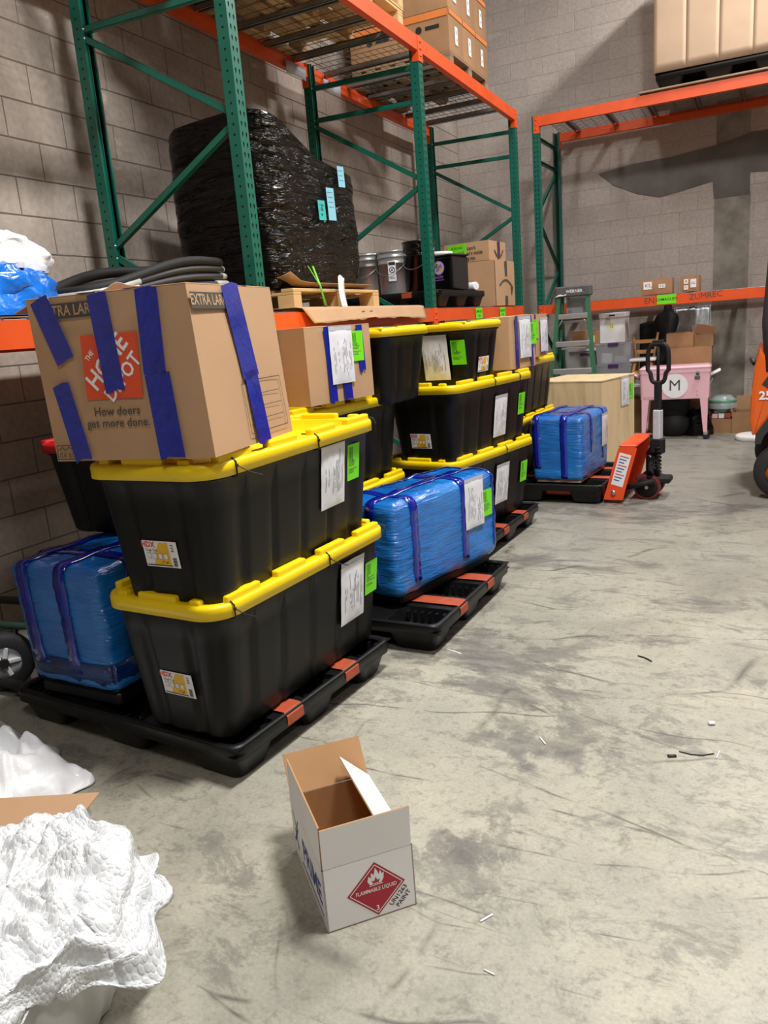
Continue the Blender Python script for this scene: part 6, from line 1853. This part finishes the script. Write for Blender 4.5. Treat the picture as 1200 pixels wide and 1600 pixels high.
# ------------------------------------------------------------------ small open paint carton
L, W_, Hh = 0.35, 0.24, 0.18
t = thing('open_carton', 'small white open carton with a red flammable diamond on the bare floor', 'box', (-0.974, 1.569, 0), -0.779)
l, w = L / 2, W_ / 2
th_ = 0.004
def panel(name, mx, uu, vv, m_out='carton_white', m_in='carton_in'):
    """board panel: outside at local z=0 facing +z, u 0..uu, v 0..vv"""
    mb = MB()
    mb.add([(0, 0, 0), (uu, 0, 0), (uu, vv, 0), (0, vv, 0)], [(0, 1, 2, 3)], 0)
    mb.add([(0, 0, -th_), (uu, 0, -th_), (uu, vv, -th_), (0, vv, -th_)], [(3, 2, 1, 0)], 1)
    a = [(0, 0), (uu, 0), (uu, vv), (0, vv)]
    for i in range(4):
        p, q = a[i], a[(i + 1) % 4]
        mb.add([(p[0], p[1], 0), (p[0], p[1], -th_), (q[0], q[1], -th_), (q[0], q[1], 0)], [(0, 1, 2, 3)], 1)
    return part(name, mb, [m_out, m_in], t, mx)
# local: x from far left (0) to near (1); faces: y- (left, PRIME side), x+ (near right, diamond side)
fy = frame((-l, -w, 0), (1, 0, 0), (0, 0, 1))
fx = frame((l, -w, 0), (0, 1, 0), (0, 0, 1))
fyp = frame((l, w, 0), (-1, 0, 0), (0, 0, 1))
fxm = frame((-l, w, 0), (0, -1, 0), (0, 0, 1))
panel('side_panel', fy, L, Hh); panel('side_panel', fx, W_, Hh); panel('side_panel', fyp, L, Hh); panel('side_panel', fxm, W_, Hh)
panel('base_panel', frame((-l, w, 0), (1, 0, 0), (0, -1, 0)) @ T(0, 0, 0), L, W_)
def flap(fr, uu, vv, ang, inset=0.003):
    return panel('flap', fr @ T(inset, Hh + 0.001, 0) @ Matrix.Rotation(ang, 4, 'X'), uu - 2 * inset, vv)
flap(fy, L, 0.118, -0.02)           # left side flap standing straight up
flap(fx, W_, 0.115, 0.06)           # near flap leaning slightly in
flap(fyp, L, 0.118, -0.78)          # right flap leaning over the opening
flap(fxm, W_, 0.115, 0.62)          # far flap leaning outwards
d = Decal(0.0005)
cx, cy, rr_ = 0.135, 0.085, 0.078
d.poly([(cx + rr_, cy), (cx, cy + rr_), (cx - rr_, cy), (cx, cy - rr_)], 'diamond_red'); d.up()
q = rr_ * 0.9
d.line([(cx + q, cy), (cx, cy + q), (cx - q, cy), (cx, cy - q), (cx + q, cy)], 0.0022, 'paper')
fl_ = [(-0.016, 0.018), (-0.022, 0.03), (-0.018, 0.044), (-0.012, 0.036), (-0.011, 0.052), (-0.004, 0.044), (0.001, 0.064), (0.007, 0.05), (0.009, 0.042), (0.014, 0.054), (0.017, 0.042), (0.023, 0.046), (0.021, 0.028), (0.014, 0.017)]
d.poly([(cx + x, cy + y - 0.002) for x, y in fl_], 'paper'); d.up(); d.poly([(cx - 0.008, cy + 0.018), (cx - 0.011, cy + 0.028), (cx - 0.004, cy + 0.024), (cx, cy + 0.036), (cx + 0.005, cy + 0.025), (cx + 0.011, cy + 0.028), (cx + 0.008, cy + 0.018)], 'diamond_red'); d.z -= d.e
d.rect(cx - 0.018, cy + 0.0115, cx + 0.018, cy + 0.0135, 'paper')
d.text('FLAMMABLE LIQUID', cx, cy - 0.001, 0.0155, 'paper', bold=0.012, sx=0.80)
d.text('3', cx, cy - 0.056, 0.020, 'paper', bold=0.015)
d.text('UN1263', cx + 0.057, cy - 0.038, 0.0185, 'ink', rot=0.785, bold=0.01); d.text('PAINT', cx + 0.070, cy - 0.052, 0.0185, 'ink', rot=0.785, bold=0.01)
d.put('hazard_diamond', t, fx @ T(0, 0, 0.0006), 'dark red flammable liquid diamond with white flame')
d = Decal(0.0005)
d.text('PRIME', 0.222, 0.088, 0.092, 'logo_blue', bold=0.02, sx=0.84)
d.rect(0.10, 0.028, 0.325, 0.034, 'logo_blue')
for a, b in (((0.02, 0.05), (0.075, 0.12)), ((0.062, 0.045), (0.04, 0.10))): d.line([a, b], 0.012, 'logo_blue')
d.line([(0.03, 0.155), (0.055, 0.108), (0.085, 0.15)], 0.008, 'logo_green')
d.put('logo', t, fy @ T(0, 0, 0.0006), 'blue lettering with a green tick mark')

# ------------------------------------------------------------------ foreground left: bubble wrap, carton, white sheet
mat('bubble_body', srgb(214, 214, 212), 0.3, var=0.05, scale=4, bump=0.5, bscale=30, stretch=(1, 1, 0.15), bdist=0.006, coat=0.3)
t = thing('bubble_wrap_roll', 'big roll of clear bubble wrap with a bunched loose end, nearest thing at lower left', 'bubble wrap', (-1.47, 0.92, 0), 0.0)
mb = MB()
def rollf(u, v):
    a = 2 * PI * u
    r = 0.215 + 0.012 * nz((math.cos(a) * 2, math.sin(a) * 2, v * 2), 1, 1) + 0.004 * math.sin(a * 23) - 0.03 * (1 - v) ** 3
    return (r * math.cos(a), r * math.sin(a), 0.005 + 0.255 * v)
mb.grid(96, 10, rollf, 0, True)
part('roll_body', mb, 'bubble_body', t, None, 'tightly rolled inner wraps')
mb = MB()
def sheet(u, v):
    a = 2 * PI * u
    p = Vector((math.cos(a), math.sin(a), v * 2))
    w = math.exp(-((math.atan2(math.sin(a - 0.45), math.cos(a - 0.45))) / 0.42) ** 2)
    ruf = max(0, v - 0.45) / 0.55
    r = 0.235 * min(1, v / 0.6) ** 0.8 + 0.05 * ruf * (0.5 + 0.7 * math.sin(a * 7 + 1) + 0.4 * math.sin(a * 13)) + 0.11 * w * ruf
    z = 0.325 + 0.03 * math.cos(a - 2.4) * v - 0.02 * v - 0.095 * ruf ** 1.3 * (1 - 0.35 * w)
    z += 0.05 * nz(p, 2.2, 3) * min(1, 3 * v) + 0.03 * nz(p, 5, 7) * min(1, 3 * v) + 0.012 * nz(p, 12, 5) * min(1, 3 * v)
    z += 0.022 * math.sin(a * 6 + 0.6 + 3 * v) * ruf + 0.035 * max(0, math.cos(a - 1.2)) * (1 - abs(2 * v - 0.9))
    r *= 1 + 0.07 * nz(p, 4, 9)
    return (r * math.cos(a), r * math.sin(a), max(0.03, z))
mb.grid(160, 60, sheet, 0, True, lambda u, v: (0.42 * v * math.cos(2 * PI * u), 0.42 * v * math.sin(2 * PI * u)))
part('loose_sheet', mb, 'bubble_wrap', t, None, 'bunched clear bubble sheet with a ruffled edge', 0.002)
# white plastic sheet
mb = MB()
def ps(u, v):
    x, y = (u - 0.5) * 0.75, (v - 0.5) * 0.5
    e = min(u, 1 - u, v, 1 - v) * 5
    return (x + 0.04 * nz((u * 5, v * 5, 1), 1, 3), y + 0.05 * nz((u * 5, v * 5, 4), 1, 6), max(0.003, min(1, e) * (0.10 + 0.09 * nz((u * 4, v * 4, 0), 1, 2) + 0.06 * abs(nz((u * 7, v * 7, 0), 1, 8)) + 0.035 * abs(nz((u * 15, v * 11, 0), 1, 4)))))
mb.grid(80, 60, ps, 0, True)
o = part('plastic_sheet', mb, 'bag_white', None, T(-2.47, 1.53, 0.004) @ RZ(-0.25), None, 0.002)
tag(o, 'crumpled white plastic sheet on the floor behind the bubble wrap', 'plastic sheet')
# carton lying behind the bubble wrap
t = thing('open_carton', 'tan open carton with a spread flap behind the bubble wrap', 'box', (-1.855, 1.155, 0), 0.43)
cl, cw_, chh = 0.20, 0.05, 0.175
for nm, b in (('side_panel', (-cl, cl, -cw_, -cw_ + 0.004, 0, chh)), ('side_panel', (-cl, cl, cw_ - 0.004, cw_, 0, chh)), ('side_panel', (-cl, -cl + 0.004, -cw_ + 0.004, cw_ - 0.004, 0, chh)), ('side_panel', (cl - 0.004, cl, -cw_ + 0.004, cw_ - 0.004, 0, chh)), ('base_panel', (-cl + 0.004, cl - 0.004, -cw_ + 0.004, cw_ - 0.004, 0, 0.004))):
    mb = MB(); mb.box(*b); part(nm, mb, 'carton', t)
mb = MB(); mb.hexa([(-cl, 0, 0), (cl, 0, 0), (cl + 0.02, 0.145, 0.0), (-cl, 0.145, 0.0), (-cl, 0, 0.004), (cl, 0, 0.004), (cl + 0.02, 0.145, 0.004), (-cl, 0.145, 0.004)])
part('flap', mb, 'carton', t, T(0, cw_, chh) @ Matrix.Rotation(0.06, 4, 'X'))
mb = MB(); mb.hexa([(-cl, 0, 0), (cl, 0, 0), (cl, 0.145, 0.0), (-cl, 0.145, 0.0), (-cl, 0, 0.004), (cl, 0, 0.004), (cl, 0.145, 0.004), (-cl, 0.145, 0.004)])
part('flap', mb, 'carton', t, T(0, -cw_, chh) @ RZ(PI) @ Matrix.Rotation(-0.9, 4, 'X'))

# ------------------------------------------------------------------ scraps on the floor
def scrap(label, x, y, rz, L_, W2, m, h=0.002, bend=0.0):
    mb = MB()
    mb.tube([(-L_ / 2, 0, h), (-L_ / 6, bend, h), (L_ / 6, bend, h), (L_ / 2, 0, h)], W2 / 2, 6, flat=min(1.0, 2 * h / W2))
    o = part('floor_scrap', mb, m, None, T(x, y, 0) @ RZ(rz)); return tag(o, label, 'scrap', 'scraps on the floor')
scrap('thin white plastic strip lying mid floor right of the small carton', -0.659, 2.417, -0.9, 0.05, 0.006, 'paper')
scrap('small pale pebble of plastic on the floor near the right edge', -0.123, 2.71, 0.3, 0.022, 0.018, 'paper', 0.006)
scrap('short white strip on the floor below the pale plastic pebble', -0.092, 2.508, 1.4, 0.05, 0.004, 'paper')
scrap('dark flat chip on the bare floor near the right edge', -0.231, 2.453, 0.4, 0.028, 0.016, 'ink', 0.003)
scrap('dark curved strip on the floor right of the second pallet', -0.415, 3.20, -0.6, 0.075, 0.006, 'ink', 0.003, 0.006)
scrap('small white cross of tape on the floor right of the white carton', -0.581, 1.548, 1.0, 0.04, 0.006, 'paper')
scrap('tiny white strip on the floor in front of the white carton', -0.522, 1.391, -0.2, 0.028, 0.004, 'paper')
scrap('white tape mark on the floor by the second pallet corner', -1.235, 3.055, -0.35, 0.09, 0.008, 'paper', 0.001)
scrap('curved dark cord piece on the floor near the dark chip', -0.158, 2.50, 0.2, 0.11, 0.004, 'ink', 0.002, -0.015)
